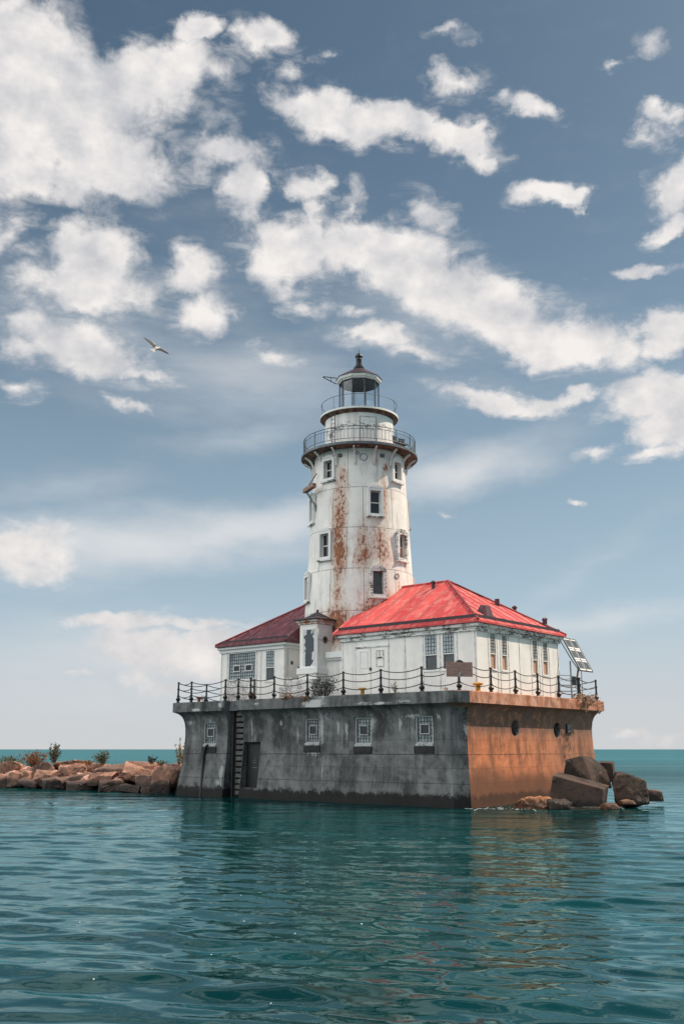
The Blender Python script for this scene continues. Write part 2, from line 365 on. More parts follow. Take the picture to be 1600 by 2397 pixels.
def concrete(cap=False):
    m, g, o = material('pier_cap_concrete' if cap else 'weathered_pier_concrete')
    x, y, z = g.xyz(o)
    nrm = g.n('ShaderNodeTexCoord').outputs['Normal']
    a = g.noise(o, .55, 6, .6); s = g.noise(o, 1.0, 7, .62, sc=(1.3, 1.3, .22)); s2 = g.noise(o, 1.0, 7, .66, sc=(3.2, 3.2, .30), dist=.3); f = g.noise(o, 13, 6, .72); v = g.noise(o, 38, 3, .6)
    # shaded side dark, sunlit side orange: light and shade put into the colour
    iron = g.m('MULTIPLY', g.rng(g.xyz(nrm)[0], -.50, -.30), g.rng(y, 1.5, 1.1))  # iron masks the face whose orange stands in for warm sunlight
    grey = g.mix(g.rng(g.m('ADD', g.m('MULTIPLY', s, .6), g.m('MULTIPLY', a, .4)), .38, .62), (.042, .043, .042), (.142, .146, .147))
    blot = g.noise(o, 2.3, 8, .7)
    grey = g.mix(g.m('MULTIPLY', g.rng(g.m('ADD', g.m('MULTIPLY', blot, .7), g.m('MULTIPLY', a, .3)), .48, .62), .5), grey, (.205, .210, .212))
    grey = g.mix(g.m('MULTIPLY', g.rng(blot, .46, .34), .6), grey, (.028, .032, .033))
    grey = g.mix(g.m('MULTIPLY', g.rng(s2, .55, .72), .55), grey, (.235, .24, .245))
    grey = g.mix(g.m('MULTIPLY', g.rng(s2, .40, .26), .7), grey, (.018, .019, .020))
    grey = g.mix(g.m('MULTIPLY', g.rng(f, .58, .76), .35), grey, (.22, .225, .23))
    rust_sun = g.mix(g.rng(g.m('ADD', g.m('MULTIPLY', s, .55), g.m('MULTIPLY', a, .45)), .40, .62), (.36, .128, .064), (.56, .205, .098) if not cap else (.60, .32, .225))
    rust_sun = g.mix(g.m('MULTIPLY', g.rng(s2, .47, .33), .75), rust_sun, (.15, .085, .06))
    rust_sun = g.mix(g.m('MULTIPLY', g.rng(f, .57, .75), .4), rust_sun, (.56, .36, .25))
    rust_sun = g.mix(g.m('MULTIPLY', g.rng(f, .40, .28), .5), rust_sun, (.17, .085, .055))
    col = g.mix(iron, grey, rust_sun)  # sunlit orange against shaded dark, put into the colour
    drip_n = g.noise(o, 1.0, 5, .55, sc=(2.6, 2.6, .42)); drip_f = g.noise(o, 5, 8, .74, sc=(2.6, 2.6, .5))
    if cap:
        bc = g.noise(o, 2.0, 8, .7, sc=(1, 1, .8))
        col = g.mix(g.m('MULTIPLY', g.m('MULTIPLY', g.rng(bc, .52, .40), iron), .75), col, (.20, .105, .075))
        pl = g.noise(o, 1.0, 7, .7, sc=(1.1, 1.1, 4.0))
        wq = g.m('ADD', g.m('MULTIPLY', pl, .6), g.m('MULTIPLY', f, .4))
        zone = g.maxall([g.blob(g.comb(y, z), 9.1, 4.85, 1.6, .6), g.m('MULTIPLY', g.blob(g.comb(y, z), 15.9, 5.0, .8, .5), .9), g.m('MULTIPLY', g.blob(g.comb(y, z), 18.2, 4.75, .8, .25), .9), g.m('MULTIPLY', g.blob(g.comb(y, z), 4.6, 4.75, 4.0, .22), .72), g.m('MULTIPLY', g.blob(g.comb(y, z), 13.3, 4.95, .5, .3), .7)])
        col = g.mix(g.m('MULTIPLY', g.rng(g.m('ADD', wq, g.m('MULTIPLY', g.m('SUBTRACT', zone, .5), .36)), .50, .58), g.rng(x, .3, .1)), col, (.46, .47, .46))
        h = f
    else:
        # lime runs below the cove on the lake side
        zone = g.m('MULTIPLY', g.rng(z, 2.75, 3.5), g.rng(z, 4.42, 4.05))
        lime = g.m('MULTIPLY', g.rng(g.m('ADD', g.m('MULTIPLY', drip_n, .62), g.m('MULTIPLY', drip_f, .38)), .565, .64), zone)
        yz = g.comb(y, z)
        LB = [(9.0,3.7,.30,1.6,1.2),(8.6,4.1,.5,.6,.9),(7.9,3.6,.18,.8,1.1),(7.35,3.5,.2,.8,1.1),(10.7,3.3,.14,.8,1.0),(11.9,3.9,.24,.4,1.0),(9.5,2.35,1.3,.25,.9),(14.1,3.75,.09,.8,1.2),(5.5,3.9,.3,.5,.9),(4.0,3.75,.22,.5,1.2),(3.2,4.1,1.0,.18,1.2),(1.75,4.05,.2,.3,1.1),(16.3,1.2,.5,1.6,1.0),(16.4,.75,.4,.6,1.1),(19.1,4.05,.8,.35,1.0),(16.3,3.4,.6,.6,.6),(6.4,3.7,.15,.5,.9),(12.4,1.6,.3,.3,.6),(.55,3.4,.3,.8,1.1),(8.85,1.6,.08,1.3,1.0)]
        lb = g.maxall([g.m('MULTIPLY', g.blob(yz, a_, b_, c_*1.25, d_*1.15), e_*.92) for (a_, b_, c_, d_, e_) in LB])
        lime = g.m('MAXIMUM', lime, g.rng(g.m('ADD', g.m('MULTIPLY', lb, .75), g.m('MULTIPLY', g.m('SUBTRACT', drip_f, .5), 1.7)), .42, .66))
        lime = g.m('MULTIPLY', lime, g.m('SUBTRACT', 1.0, g.m('MULTIPLY', iron, .93)))
        col = g.mix(g.m('MULTIPLY', lime, .75), col, (.40, .42, .42))
        # pour joints
        for zj, st in ((2.32, .8), (1.02, .55), (3.0, .25), (1.7, .3)):
            line = g.m('MULTIPLY', g.rng(g.m('ABSOLUTE', g.m('SUBTRACT', z, g.m('ADD', zj, g.m('MULTIPLY', g.m('SUBTRACT', a, .5), .08)))), .030, .010), st)
            col = g.mix(line, col, (.02, .018, .017))
        # old waterlines: brown iron stain, then black weed near the lake
        zz = g.m('ADD', z, g.m('MULTIPLY', g.m('SUBTRACT', s, .5), 1.3))
        xz = g.comb(x, z)
        run = g.rng(g.m('ADD', g.m('ADD', g.m('MULTIPLY', s2, .75), g.m('MULTIPLY', blot, .5)), g.m('MULTIPLY', g.m('SUBTRACT', z, 3.35), .38)), .50, .74)  # grey runs that also paint in the shade under the cap
        col = g.mix(g.m('MULTIPLY', g.m('MULTIPLY', run, iron), .8), col, (.085, .078, .076))
        br_ = g.rng(g.m('ADD', g.m('MULTIPLY', blot, .6), g.m('MULTIPLY', f, .4)), .50, .60)
        col = g.mix(g.m('MULTIPLY', g.m('MULTIPLY', br_, iron), .6), col, (.70, .27, .115))
        col = g.mix(g.m('MULTIPLY', g.m('MULTIPLY', g.rng(g.m('ADD', g.m('MULTIPLY', x, .07), g.m('MULTIPLY', blot, .9)), .75, 1.35), iron), .5), col, (.24, .15, .11))
        br2 = g.rng(g.m('ADD', g.m('MULTIPLY', blot, .5), g.m('MULTIPLY', s, .5)), .50, .40)
        col = g.mix(g.m('MULTIPLY', g.m('MULTIPLY', br2, iron), .65), col, (.19, .085, .05))
        RB = [(2.4,.9,2.8,1.2,1.1),(6.2,.7,3.2,1.0,1.0),(10.5,.8,3,.9,.9),(12.2,2.3,.4,1.5,1.0),(5.6,2.5,.3,1.1,.8),(10.0,2.4,.35,1.2,.8),(3.1,2.5,.35,1.7,.8),(1.3,2.9,.4,1.2,.6),(7.6,2.2,.5,1.3,.6),(13.2,1.6,.5,1.8,.8)]
        rb = g.maxall([g.m('MULTIPLY', g.blob(xz, a_, b_, c_*1.3, d_*1.2), e_) for (a_, b_, c_, d_, e_) in RB])
        rbk = g.m('MULTIPLY', g.rng(g.m('ADD', g.m('MULTIPLY', rb, .9), g.m('MULTIPLY', g.m('SUBTRACT', g.m('ADD', g.m('MULTIPLY', s, .5), g.m('MULTIPLY', f, .5)), .5), 1.3)), .15, .65), iron)
        col = g.mix(g.m('MULTIPLY', rbk, .72), col, (.125, .060, .038))
        wet = g.m('MULTIPLY', g.rng(zz, 1.7, .8), iron)
        col = g.mix(g.m('MULTIPLY', wet, .72), col, (.12, .055, .032))
        zz2 = g.m('ADD', z, g.m('MULTIPLY', g.m('SUBTRACT', g.m('ADD', g.m('MULTIPLY', drip_f, .4), g.m('MULTIPLY', blot, .6)), .5), 1.3))
        weed = g.m('MULTIPLY', g.rng(zz2, .62, .42), g.m('SUBTRACT', 1.0, g.m('MULTIPLY', iron, .35)))
        col = g.mix(g.m('MULTIPLY', weed, .95), col, (.011, .010, .010))
        h = g.m('ADD', f, g.m('MULTIPLY', s2, 1.5))
    finish(g, col, .82, g.bump(g.m('ADD', h, g.m('MULTIPLY', v, .4)), .45, .03), spec=.22)
    return m

M_white = paint_wall()
M_peel = peeled('peeling_white_trim', (.13, .12, .11), (.70, .69, .67), .40, .52, sc=(1, .6, 2.4))
M_strip = simple('grey_white_seam_strip', (.60, .58, .555), .6, .35, scale=5)
M_sunblock = simple('sunlit_glass_block', (.52, .47, .44), .5, .25, scale=3)  # lit copy of the glass block: sunshine on the panes put into the colour
M_trim = peeled('white_trim_paint', (.22, .20, .18), (.74, .73, .71), .26, .33)
M_block = peeled('flaking_whitewash', (.16, .145, .135), (.70, .68, .66), .40, .54, scale=12.0)
M_slate = peeled('flaked_slate_panel', (.055, .065, .08), (.70, .70, .69), .52, .55, sc=(1.4, 1.4, .8), scale=3.5)
M_rusttrim = peeled('rust_streaked_cornice', (.33, .12, .05), (.72, .68, .64), .44, .56, scale=4.0)
M_tower = tower_paint(); M_watch = watch_paint()
M_roof = roof_red(); M_wornshadow = roof_worn_shadow()
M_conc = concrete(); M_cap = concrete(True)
M_dark = simple('maroon_black_iron', (.040, .022, .030), .5, .4)
M_maroon = simple('dark_maroon_sheet', (.085, .030, .042), .55, .4)
M_black = simple('black_painted_iron', (.012, .013, .014), .45, .4, spec=.5)
M_blackrust = simple('black_iron_rusting', (.016, .015, .015), .6, .4, scale=8, c2=(.045, .03, .024))
M_steel = simple('grey_galvanised_steel', (.36, .37, .38), .45, .3, metal=.3)
M_darksteel = simple('dark_steel', (.085, .095, .10), .45, .4, metal=.2)
M_glass = simple('dark_window_glass', (.016, .020, .024), .08, .3, spec=.6, bump=.02)
M_lowglass = simple('dusty_window_glass', (.075, .085, .092), .22, .35, scale=1.5, spec=.5, bump=.02)
M_block_gl = simple('glass_block', (.34, .39, .41), .22, .3, scale=2.5, spec=.5, bump=.05, c2=(.46, .52, .54))
M_block_dk = simple('dim_glass_block', (.21, .245, .255), .3, .45, scale=3.0, spec=.5, bump=.05, c2=(.31, .35, .36))
M_grime = peeled('grimy_white_frame', (.14, .14, .14), (.38, .39, .395), .30, .48)
M_grid = simple('dark_glazing_bar', (.030, .038, .042), .6, .3)
M_board = simple('tan_window_board', (.50, .27, .16), .7, .18, scale=2.0)
M_rail = simple('blue_grey_rail_iron', (.13, .15, .165), .5, .4)
M_bracket = simple('white_bracket_paint', (.72, .70, .68), .5, .18, scale=5)
M_rustbeam = simple('rusted_beam_wood', (.22, .10, .06), .8, .5, scale=6, c2=(.42, .30, .24))
M_orange = simple('rusty_orange_iron', (.42, .16, .035), .65, .45, scale=7)
M_yellow = simple('yellow_orange_iron', (.58, .27, .03), .6, .4, scale=7)
M_recess = simple('black_recess_concrete', (.020, .021, .021), .85, .5, scale=3)  # near-black concrete of the ladder slot, door frame and aprons
M_rung = simple('grey_ladder_step', (.100, .102, .098), .85, .45, scale=3)
M_door = simple('black_steel_door', (.013, .014, .015), .5, .3)
M_num = simple('white_number_paint', (.55, .56, .57), .6, .4, scale=20)
M_ceiling = simple('dark_lantern_ceiling', (.030, .034, .04), .6, .3)

def deck_under():
    m, g, o = material('rusted_gallery_underside')
    a = g.noise(o, 2.5, 7, .7); b = g.noise(o, 8, 5, .7)
    col = g.mix(g.rng(a, .38, .6), (.055, .048, .044), (.21, .105, .065))
    col = g.mix(g.rng(g.m('ADD', g.m('MULTIPLY', a, .4), g.m('MULTIPLY', b, .6)), .55, .64), col, (.60, .55, .51))
    finish(g, col, .75, g.bump(b, .3, .02), spec=.25); return m
M_under = deck_under()
def pane_mat():
    m, g, o = material('lantern_pane_glass')
    t = g.n('ShaderNodeBsdfTransparent', {0: (.93, .95, .96, 1)}); gl = g.n('ShaderNodeBsdfGlossy', {0: (.9, .93, .95, 1), 1: .04})
    fr = g.n('ShaderNodeFresnel', {0: 1.45})
    ms = g.n('ShaderNodeMixShader', {0: g.m('MULTIPLY', fr.outputs[0], .16, clamp=True), 1: t.outputs[0], 2: gl.outputs[0]})
    g.nt.links.new(ms.outputs[0], g.n('ShaderNodeOutputMaterial').inputs[0]); return m
M_pane = pane_mat()
def wood_mat():
    m, g, o = material('weathered_reddish_plank')
    w = g.n('ShaderNodeTexWave', {'Vector': g.n('ShaderNodeMapping', {0: o, 3: (.5, .5, 5.0)}).outputs[0], 'Scale': 2.4, 'Distortion': 7.0, 'Detail': 5.0, 'Detail Scale': 1.6}, bands_direction='Z').outputs[1]
    n = g.noise(o, 6, 6, .7, sc=(1, 1, 6))
    col = g.mix(g.rng(g.m('ADD', g.m('MULTIPLY', w, .5), g.m('MULTIPLY', n, .5)), .3, .7), (.13, .065, .052), (.52, .33, .285))
    finish(g, col, .8, g.bump(w, .4, .01), spec=.2); return m
M_wood = wood_mat()
def rock_mat(name, c1, c2, wetc, wet_h=.35):
    m, g, o = material(name)
    geo = g.n('ShaderNodeNewGeometry').outputs['Position']
    wz = g.xyz(geo)[2]
    a = g.noise(geo, .7, 6, .6); b = g.noise(geo, 4.5, 8, .72); f = g.noise(geo, 19, 5, .7)
    col = g.mix(g.rng(a, .35, .65), c1, c2)
    cr = g.n('ShaderNodeTexVoronoi', {'Vector': g.vm('ADD', geo, g.vm('SCALE', g.n('ShaderNodeTexNoise', {'Vector': geo, 'Scale': 1.6, 'Detail': 5.0}).outputs[1]).outputs[0]).outputs[0], 'Scale': .55}, feature='DISTANCE_TO_EDGE').outputs[0]
    cr = g.m('ADD', cr, g.m('MULTIPLY', g.rng(a, .45, .6), .05))
    col = g.mix(g.m('MULTIPLY', g.rng(cr, .022, .0), .7), col, tuple(x*.2 for x in c1))
    col = g.mix(g.m('MULTIPLY', g.rng(b, .44, .30), .85), col, tuple(x*.32 for x in c1))
    col = g.mix(g.m('MULTIPLY', g.rng(f, .58, .72), .45), col, tuple(min(1, x*1.35) for x in c2))
    pt = g.n('ShaderNodeNewGeometry').outputs['Pointiness']
    col = g.mix(g.m('MULTIPLY', g.rng(pt, .515, .56), .75), col, tuple(min(1, x*1.9 + .03) for x in c2))  # lighter chipped edges that paint in the sunlit edge highlight
    wet = g.rng(g.m('ADD', wz, g.m('MULTIPLY', g.m('SUBTRACT', b, .5), .5)), wet_h + .2, wet_h - .1)
    col = g.mix(g.m('MULTIPLY', wet, .9), col, wetc)
    finish(g, col, g.m('SUBTRACT', .85, g.m('MULTIPLY', wet, .45)), g.bump(g.m('ADD', g.m('ADD', b, g.m('MULTIPLY', f, .4)), g.m('MULTIPLY', g.rng(cr, 0, .04), .5)), .9, .10), spec=.3); return m
M_rock = rock_mat('pink_limestone', (.18, .092, .064), (.36, .200, .145), (.028, .017, .011), .55)
M_rockd = rock_mat('dark_limestone', (.10, .062, .050), (.17, .105, .082), (.018, .012, .010), .5)
M_blockst = rock_mat('black_weathered_block', (.026, .020, .017), (.078, .049, .037), (.014, .011, .010), .3)
M_wetrock = rock_mat('wet_orange_rock', (.19, .075, .032), (.31, .135, .062), (.060, .025, .012), .34)
def leaf_mat(name, c1, c2, c3):
    m, g, o = material(name)
    n = g.noise(o, 7.0, 3, .6); r = g.n('ShaderNodeNewGeometry').outputs['Random Per Island']
    col = g.mix(g.rng(n, .4, .6), c1, c2); col = g.mix(g.rng(r, .62, .72), col, c3)
    b = g.n('ShaderNodeBsdfPrincipled', {'Base Color': col, 'Roughness': .6, 'Specular IOR Level': .25}); t = g.n('ShaderNodeBsdfTranslucent', {0: col})
    ms = g.n('ShaderNodeMixShader', {0: .3, 1: b.outputs[0], 2: t.outputs[0]})
    g.nt.links.new(ms.outputs[0], g.n('ShaderNodeOutputMaterial').inputs[0]); return m
L_green = leaf_mat('olive_leaf', (.045, .060, .026), (.090, .100, .042), (.16, .11, .05))
L_orange = leaf_mat('orange_autumn_leaf', (.20, .065, .018), (.12, .075, .024), (.30, .10, .025))
L_dark = leaf_mat('dark_green_leaf', (.022, .034, .026), (.040, .055, .038), (.075, .085, .055))
L_dry = leaf_mat('dry_pinkish_leaf', (.46, .26, .19), (.58, .36, .28), (.12, .13, .06))
L_pale = leaf_mat('pale_yellow_leaf', (.36, .24, .12), (.20, .18, .09), (.42, .26, .14))
M_stem = simple('brown_twig', (.075, .05, .035), .8)

# ------------------------------------------------------------------ the lake
def lake():
    rs = np.random.RandomState(5)
    rows = [5.5]
    while rows[-1] < 420: rows.append(rows[-1] + max(.032, rows[-1]**2*.00017))
    rows = np.array(rows); na = 1150
    an = np.linspace(-R(34), R(34), na)
    Rr, A = np.meshgrid(rows, an, indexing='ij')
    X = Rr*np.sin(A); Y = Rr*np.cos(A); Z = np.zeros_like(X)
    dr = np.gradient(rows)[:, None]
    # slow warp keeps the crests from being ruler-straight
    for i in range(52):
        lam = .34*(1.075**i)                 # .34 .. 9 m
        if lam > 8: break
        th = rs.normal(R(87), .30) if i % 3 else rs.normal(R(64), .24)
        amp = .0066*lam*(1.0 if lam < 1.0 else (1.0/lam)**.95)*(.55 if lam < .5 else 1.0)
        k = 2*np.pi/lam
        ph = rs.uniform(0, 6.28)
        wx = .35*lam*np.sin(X*.21*1.7/np.sqrt(lam) + ph*3 + Y*.13) + .3*lam*np.sin(Y*.31/np.sqrt(lam) + ph*5)
        arg = k*(X*np.cos(th) + Y*np.sin(th) + wx) + ph
        env = .65 + .5*np.sin(X*.17/np.sqrt(lam)*1.3 + ph*7)*np.sin(Y*.11/np.sqrt(lam)*1.3 + ph*2)
        fade = np.clip((lam/np.maximum(dr, .01) - 2.0)/2.5, 0, 1)
        s = np.sin(arg)
        Z += amp*env*fade*(s + .22*(s*s - .5)*1.0)
    Z *= np.clip((420 - Rr)/150, 0, 1)
    # calmer water in the lee of the pier
    global LAKE; LAKE = (rows, an, Z)
    V = np.stack([X, Y, Z], -1).reshape(-1, 3).astype(np.float32)
    n0, n1 = X.shape
    idx = np.arange(n0*n1).reshape(n0, n1)
    F = np.stack([idx[:-1, :-1], idx[:-1, 1:], idx[1:, 1:], idx[1:, :-1]], -1).reshape(-1, 4)
    # the rest of the lake: a wide sheet a hand's breadth lower, out to the horizon
    ext = np.array([(-40000, -40000, -.16), (40000, -40000, -.16), (40000, 40000, -.16), (-40000, 40000, -.16)], np.float32)
    nV = len(V); V = np.vstack([V, ext]); F = np.vstack([F, [[nV, nV+1, nV+2, nV+3]]])[:, ::1]
    me = bpy.data.meshes.new('lake_water')
    me.vertices.add(len(V)); me.vertices.foreach_set('co', V.ravel())
    me.loops.add(len(F)*4); me.loops.foreach_set('vertex_index', F.ravel().astype(np.int32))
    me.polygons.add(len(F)); me.polygons.foreach_set('loop_start', np.arange(0, len(F)*4, 4, dtype=np.int32))
    me.polygons.foreach_set('use_smooth', np.ones(len(F), bool))
    me.update(); me.validate()
    if me.polygons[0].normal.z < 0: me.flip_normals()
    m, g, o = material('teal_lake_water')
    geo = g.n('ShaderNodeNewGeometry').outputs['Position']
    dist = g.vm('LENGTH', geo).outputs['Value']
    b1 = g.noise(geo, 1.0, 4, .55, sc=(.45, .9, 1)); b2 = g.noise(geo, 5.0, 3, .5, sc=(.5, 1.0, 1)); b3 = g.noise(geo, .22, 3, .5, sc=(.4, 1, 1))
    far = g.rng(dist, 16, 80)
    h = g.m('ADD', g.m('MULTIPLY', b1, g.m('ADD', .010, g.m('MULTIPLY', far, .17))), g.m('ADD', g.m('MULTIPLY', b2, g.m('ADD', .003, g.m('MULTIPLY', g.rng(dist, 11, 30), .006))), g.m('MULTIPLY', b3, g.m('MULTIPLY', far, .55))))
    nr = g.bump(h, 1.0, 1.0)
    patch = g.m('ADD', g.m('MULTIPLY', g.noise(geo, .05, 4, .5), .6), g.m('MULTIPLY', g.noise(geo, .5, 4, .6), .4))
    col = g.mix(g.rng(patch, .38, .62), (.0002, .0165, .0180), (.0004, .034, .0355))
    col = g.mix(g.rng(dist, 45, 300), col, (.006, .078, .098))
    # unresolved ripples hide part of the sky's mirror image far out: the effective reflectance of rough water levels off
    fre = g.n('ShaderNodeFresnel', {'IOR': 1.333, 'Normal': nr}).outputs[0]
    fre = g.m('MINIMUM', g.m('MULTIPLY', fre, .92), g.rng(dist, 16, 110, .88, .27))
    gust = g.noise(geo, .05, 5, .6, sc=(.16, 1.0, 1)); gust2 = g.noise(geo, .30, 4, .6, sc=(.16, 1.0, 1))
    gk = g.m('ADD', g.m('MULTIPLY', gust, .55), g.m('MULTIPLY', gust2, .45))
    fre = g.m('MULTIPLY', fre, g.m('ADD', 1.0, g.m('MULTIPLY', g.m('MULTIPLY', g.m('SUBTRACT', gk, .5), 2.6), g.rng(dist, 40, 120))), clamp=True)
    dif = g.n('ShaderNodeBsdfDiffuse', {'Color': col}); glo = g.n('ShaderNodeBsdfAnisotropic', {'Color': (.66, .96, 1.0, 1), 'Roughness': .03, 'Normal': nr})
    ms = g.n('ShaderNodeMixShader', {0: fre, 1: dif.outputs[0], 2: glo.outputs[0]})
    g.nt.links.new(ms.outputs[0], g.n('ShaderNodeOutputMaterial').inputs[0])
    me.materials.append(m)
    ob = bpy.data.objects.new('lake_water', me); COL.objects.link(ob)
    tag(ob, kind='structure')
lake()

# ------------------------------------------------------------------ the concrete pier
PX, PY, DECK = 14.58, 20.4, 5.2
def ring(off, z, ch=.56, c2=.25):
    x0, x1, y0, y1 = off, PX - off, off, PY - off
    return [(x0+ch, y0, z), (x1-c2, y0, z), (x1, y0+c2, z), (x1, y1-c2, z), (x1-c2, y1, z), (x0+c2, y1, z), (x0, y1-c2, z), (x0, y0+ch, z)]
pier = thing('concrete_pier', 'dark concrete pier with flared top carrying the lighthouse above the lake', 'pier', (0, 0, 0))
mb = MB(); prof = [(.22, -1.6), (.25, 0), (.34, .8), (.45, 1.7), (.53, 2.6), (.555, 3.3), (.545, 3.75), (.51, 4.05), (.455, 4.25), (.385, 4.40), (.30, 4.50), (.20, 4.575), (.10, 4.62), (.05, 4.648)]
vs = [p for (o_, z_) in prof for p in ring(o_, z_)]; n = 8
fs = [(i*n+k, i*n+(k+1) % n, (i+1)*n+(k+1) % n, (i+1)*n+k) for i in range(len(prof)-1) for k in range(n)] + [tuple(range(n-1, -1, -1)), tuple((len(prof)-1)*n+k for k in range(n))]
mb.add(vs, fs)
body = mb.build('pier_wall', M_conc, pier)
PIER_W = [(16.94, 18.00, 2.71, 4.07), (9.17, 10.16, 2.75, 4.11), (5.76, 6.81, 2.70, 4.10), (2.07, 3.09, 2.71, 4.10)]
c = MB()
for (a0, a1, z0, z1) in PIER_W: c.box(-1, .95, a0, a1, z0, z1)
c.box(-1, .98, 13.41, 14.72, .55, 2.95)
c.box(-1, 1.12, 14.76, 16.02, -.4, 4.8)
cut(body, c)
c = MB()
for (xc, zc) in ((5.44, 3.57), (9.73, 3.54)):
    c.add([(xc + .38*math.cos(t*math.pi/16), yy, zc + .40*math.sin(t*math.pi/16)) for yy in (-.5, 1.3) for t in range(32)],
          [tuple(range(31, -1, -1)), tuple(range(32, 64))] + [(k, (k+1) % 32, 32+(k+1) % 32, 32+k) for k in range(32)])
cut(body, c)
body.data.shade_smooth(); body.data.set_sharp_from_angle(angle=R(24))
mb = MB(); n = 8
vs = ring(.0, 4.652) + ring(.0, DECK - .03) + ring(.03, DECK)
fs = [(i*n+k, i*n+(k+1) % n, (i+1)*n+(k+1) % n, (i+1)*n+k) for i in range(2) for k in range(n)] + [tuple(range(n-1, -1, -1)), tuple(2*n+k for k in range(n))]
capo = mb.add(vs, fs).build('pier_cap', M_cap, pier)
c = MB().box(-1, .62, 14.78, 16.0, 4.4, 5.6); cut(capo, c)
# steps let into the ladder slot
mb = MB()
mb.box(1.06, 1.118, 14.765, 16.015, -.3, 4.64); mb.build('slot_back', M_recess, pier)
for k in range(16):
    z = .08 + k*.302
    st = MB().box(.80, 1.05, 14.80, 15.62, z + .06, z + .27).build('ladder_step', M_rung, pier, bevel=.02)
mb = MB().box(.62, .74, 15.64, 15.72, -.2, 4.6).box(.62, .74, 14.775, 14.82, -.2, 4.6); mb.build('slot_rail', M_recess, pier)
# door low in the wall
mb = MB().box(.80, .86, 13.47, 14.66, .56, 2.88); dr = mb.build('door', M_door, pier)
mb = MB().box(.74, .82, 13.415, 13.50, .56, 2.94).box(.74, .82, 14.63, 14.715, .56, 2.94).box(.74, .82, 13.50, 14.63, 2.84, 2.94); mb.build('door_frame', M_recess, dr)
for (a0, a1, zz, hh) in ((14.02, 14.10, 2.12, .05), (13.98, 14.22, 1.98, .045), (13.96, 14.20, 1.85, .05), (13.90, 14.27, 1.60, .045)): MB().box(.785, .802, a0, a1, zz - hh/2, zz + hh/2).build('faded_notice', M_darksteel, dr)
MB().tube([(.77, 13.62, 1.10), (.72, 13.62, 1.10)], .04, 10).build('handle', M_steel, dr)
def glassblock(P, a0, a1, z0, z1, d, cols, rows, bw=.022, hole=None):
    """dark glazing bars over a pale block sheet"""
    bars = MB()
    for i in range(cols + 1):
        a = a0 + (a1-a0)*i/cols
        bars.box(a - bw/2, a + bw/2, d - .022, d - .003, z0, z1, P=lambda a_, d_, z_: P(a_, d_, z_))
    for j in range(rows + 1):
        z = z0 + (z1-z0)*j/rows
        bars.box(a0, a1, d - .020, d - .005, z - bw/2, z + bw/2, P=lambda a_, d_, z_: P(a_, d_, z_))
    return bars
def frame_box(mb, P, a0, a1, z0, z1, w, d0, d1):
    mb.box(a0, a0+w, d0, d1, z0, z1, P); mb.box(a1-w, a1, d0, d1, z0, z1, P)
    mb.box(a0+w, a1-w, d0, d1, z1-w, z1, P); mb.box(a0+w, a1-w, d0, d1, z0, z0+w, P); return mb
for (a0, a1, z0, z1) in PIER_W:
    P = lambda a, d, z: (.53 + d, a, z)
    fr = frame_box(MB(), P, a0, a1, z0 + .12, z1, .06, .05, .20).build('window', M_grime, pier)
    MB().box(a0, a1, .16, .21, z0 + .16, z1 - .03, P).build('glass_block_pane', M_block_dk, fr)
    glassblock(P, a0 + .06, a1 - .06, z0 + .18, z1 - .06, .16, 5, 6, .026).build('glazing_bar', M_grid, fr)
    cx, cz, hw, hh = (a0+a1)/2, z0 + .78, (a1-a0)*.27, .24
    v = frame_box(MB(), P, cx-hw, cx+hw, cz-hh, cz+hh, .045, .06, .18).build('vent_frame', M_grime, fr)
    MB().box(cx-hw+.045, cx+hw-.045, .11, .155, cz-hh+.045, cz+hh-.045, P).build('vent_glass', M_glass, v)
    MB().box(a0+.002, a1-.002, -.03, .22, z0 + .0, z0 + .115, P).build('sill', M_grime, fr, bevel=.015)
    MB().box(a0 - .07, a1 + .07, -.06, .10, z0 - .34, z0 - .02, P).build('sill_apron', M_recess, fr, bevel=.02)
for (xc, zc) in ((5.44, 3.57), (9.73, 3.54)):
    ph = MB().add([(xc + .375*math.cos(t*math.pi/16), yy, zc + .395*math.sin(t*math.pi/16)) for yy in (.95, 1.0) for t in range(32)],
          [tuple(range(31, -1, -1)), tuple(range(32, 64))] + [(k, (k+1) % 32, 32+(k+1) % 32, 32+k) for k in range(32)]).build('porthole', M_glass, pier)
# number board
nb = MB().box(10.70, 11.28, .47, .56, 3.40, 3.90).build('number_board', M_black, pier, bevel=.01)
def stroke(pts, x0, z0, s, r=.022):
    return MB().tube([(x0 + px*s, .462, z0 + pz*s) for px, pz in pts], r, 6)
th3 = [(.02, .92), (.10, 1.0), (.24, 1.0), (.32, .90), (.32, .70), (.24, .58), (.12, .54), (.26, .50), (.36, .38), (.36, .16), (.26, .02), (.10, .0), (.0, .10)]
two = [(.0, .80), (.04, .94), (.16, 1.0), (.28, .92), (.30, .74), (.22, .50), (.10, .26), (.0, .02), (.14, .02), (.34, .02)]
stroke(th3, 10.78, 3.46, .38).build('digit', M_num, nb); stroke(two, 11.03, 3.46, .38, .016).build('digit', M_num, nb)
# hose hanging from the far window
solo('drain_hose', MB().tube([(.46, 17.52, 2.83), (.40, 17.60, 2.74), (.40, 17.72, 2.55), (.40, 17.80, 2.2), (.42, 17.82, 1.6), (.34, 17.80, .8), (.26, 17.79, -.2)], [.05, .06, .07, .075, .08, .08, .08], 10), M_black,
     'black drain hose hanging down the dark wall from the window left of the ladder slot', 'hose', (.4, 17.7, 0), smooth=40)

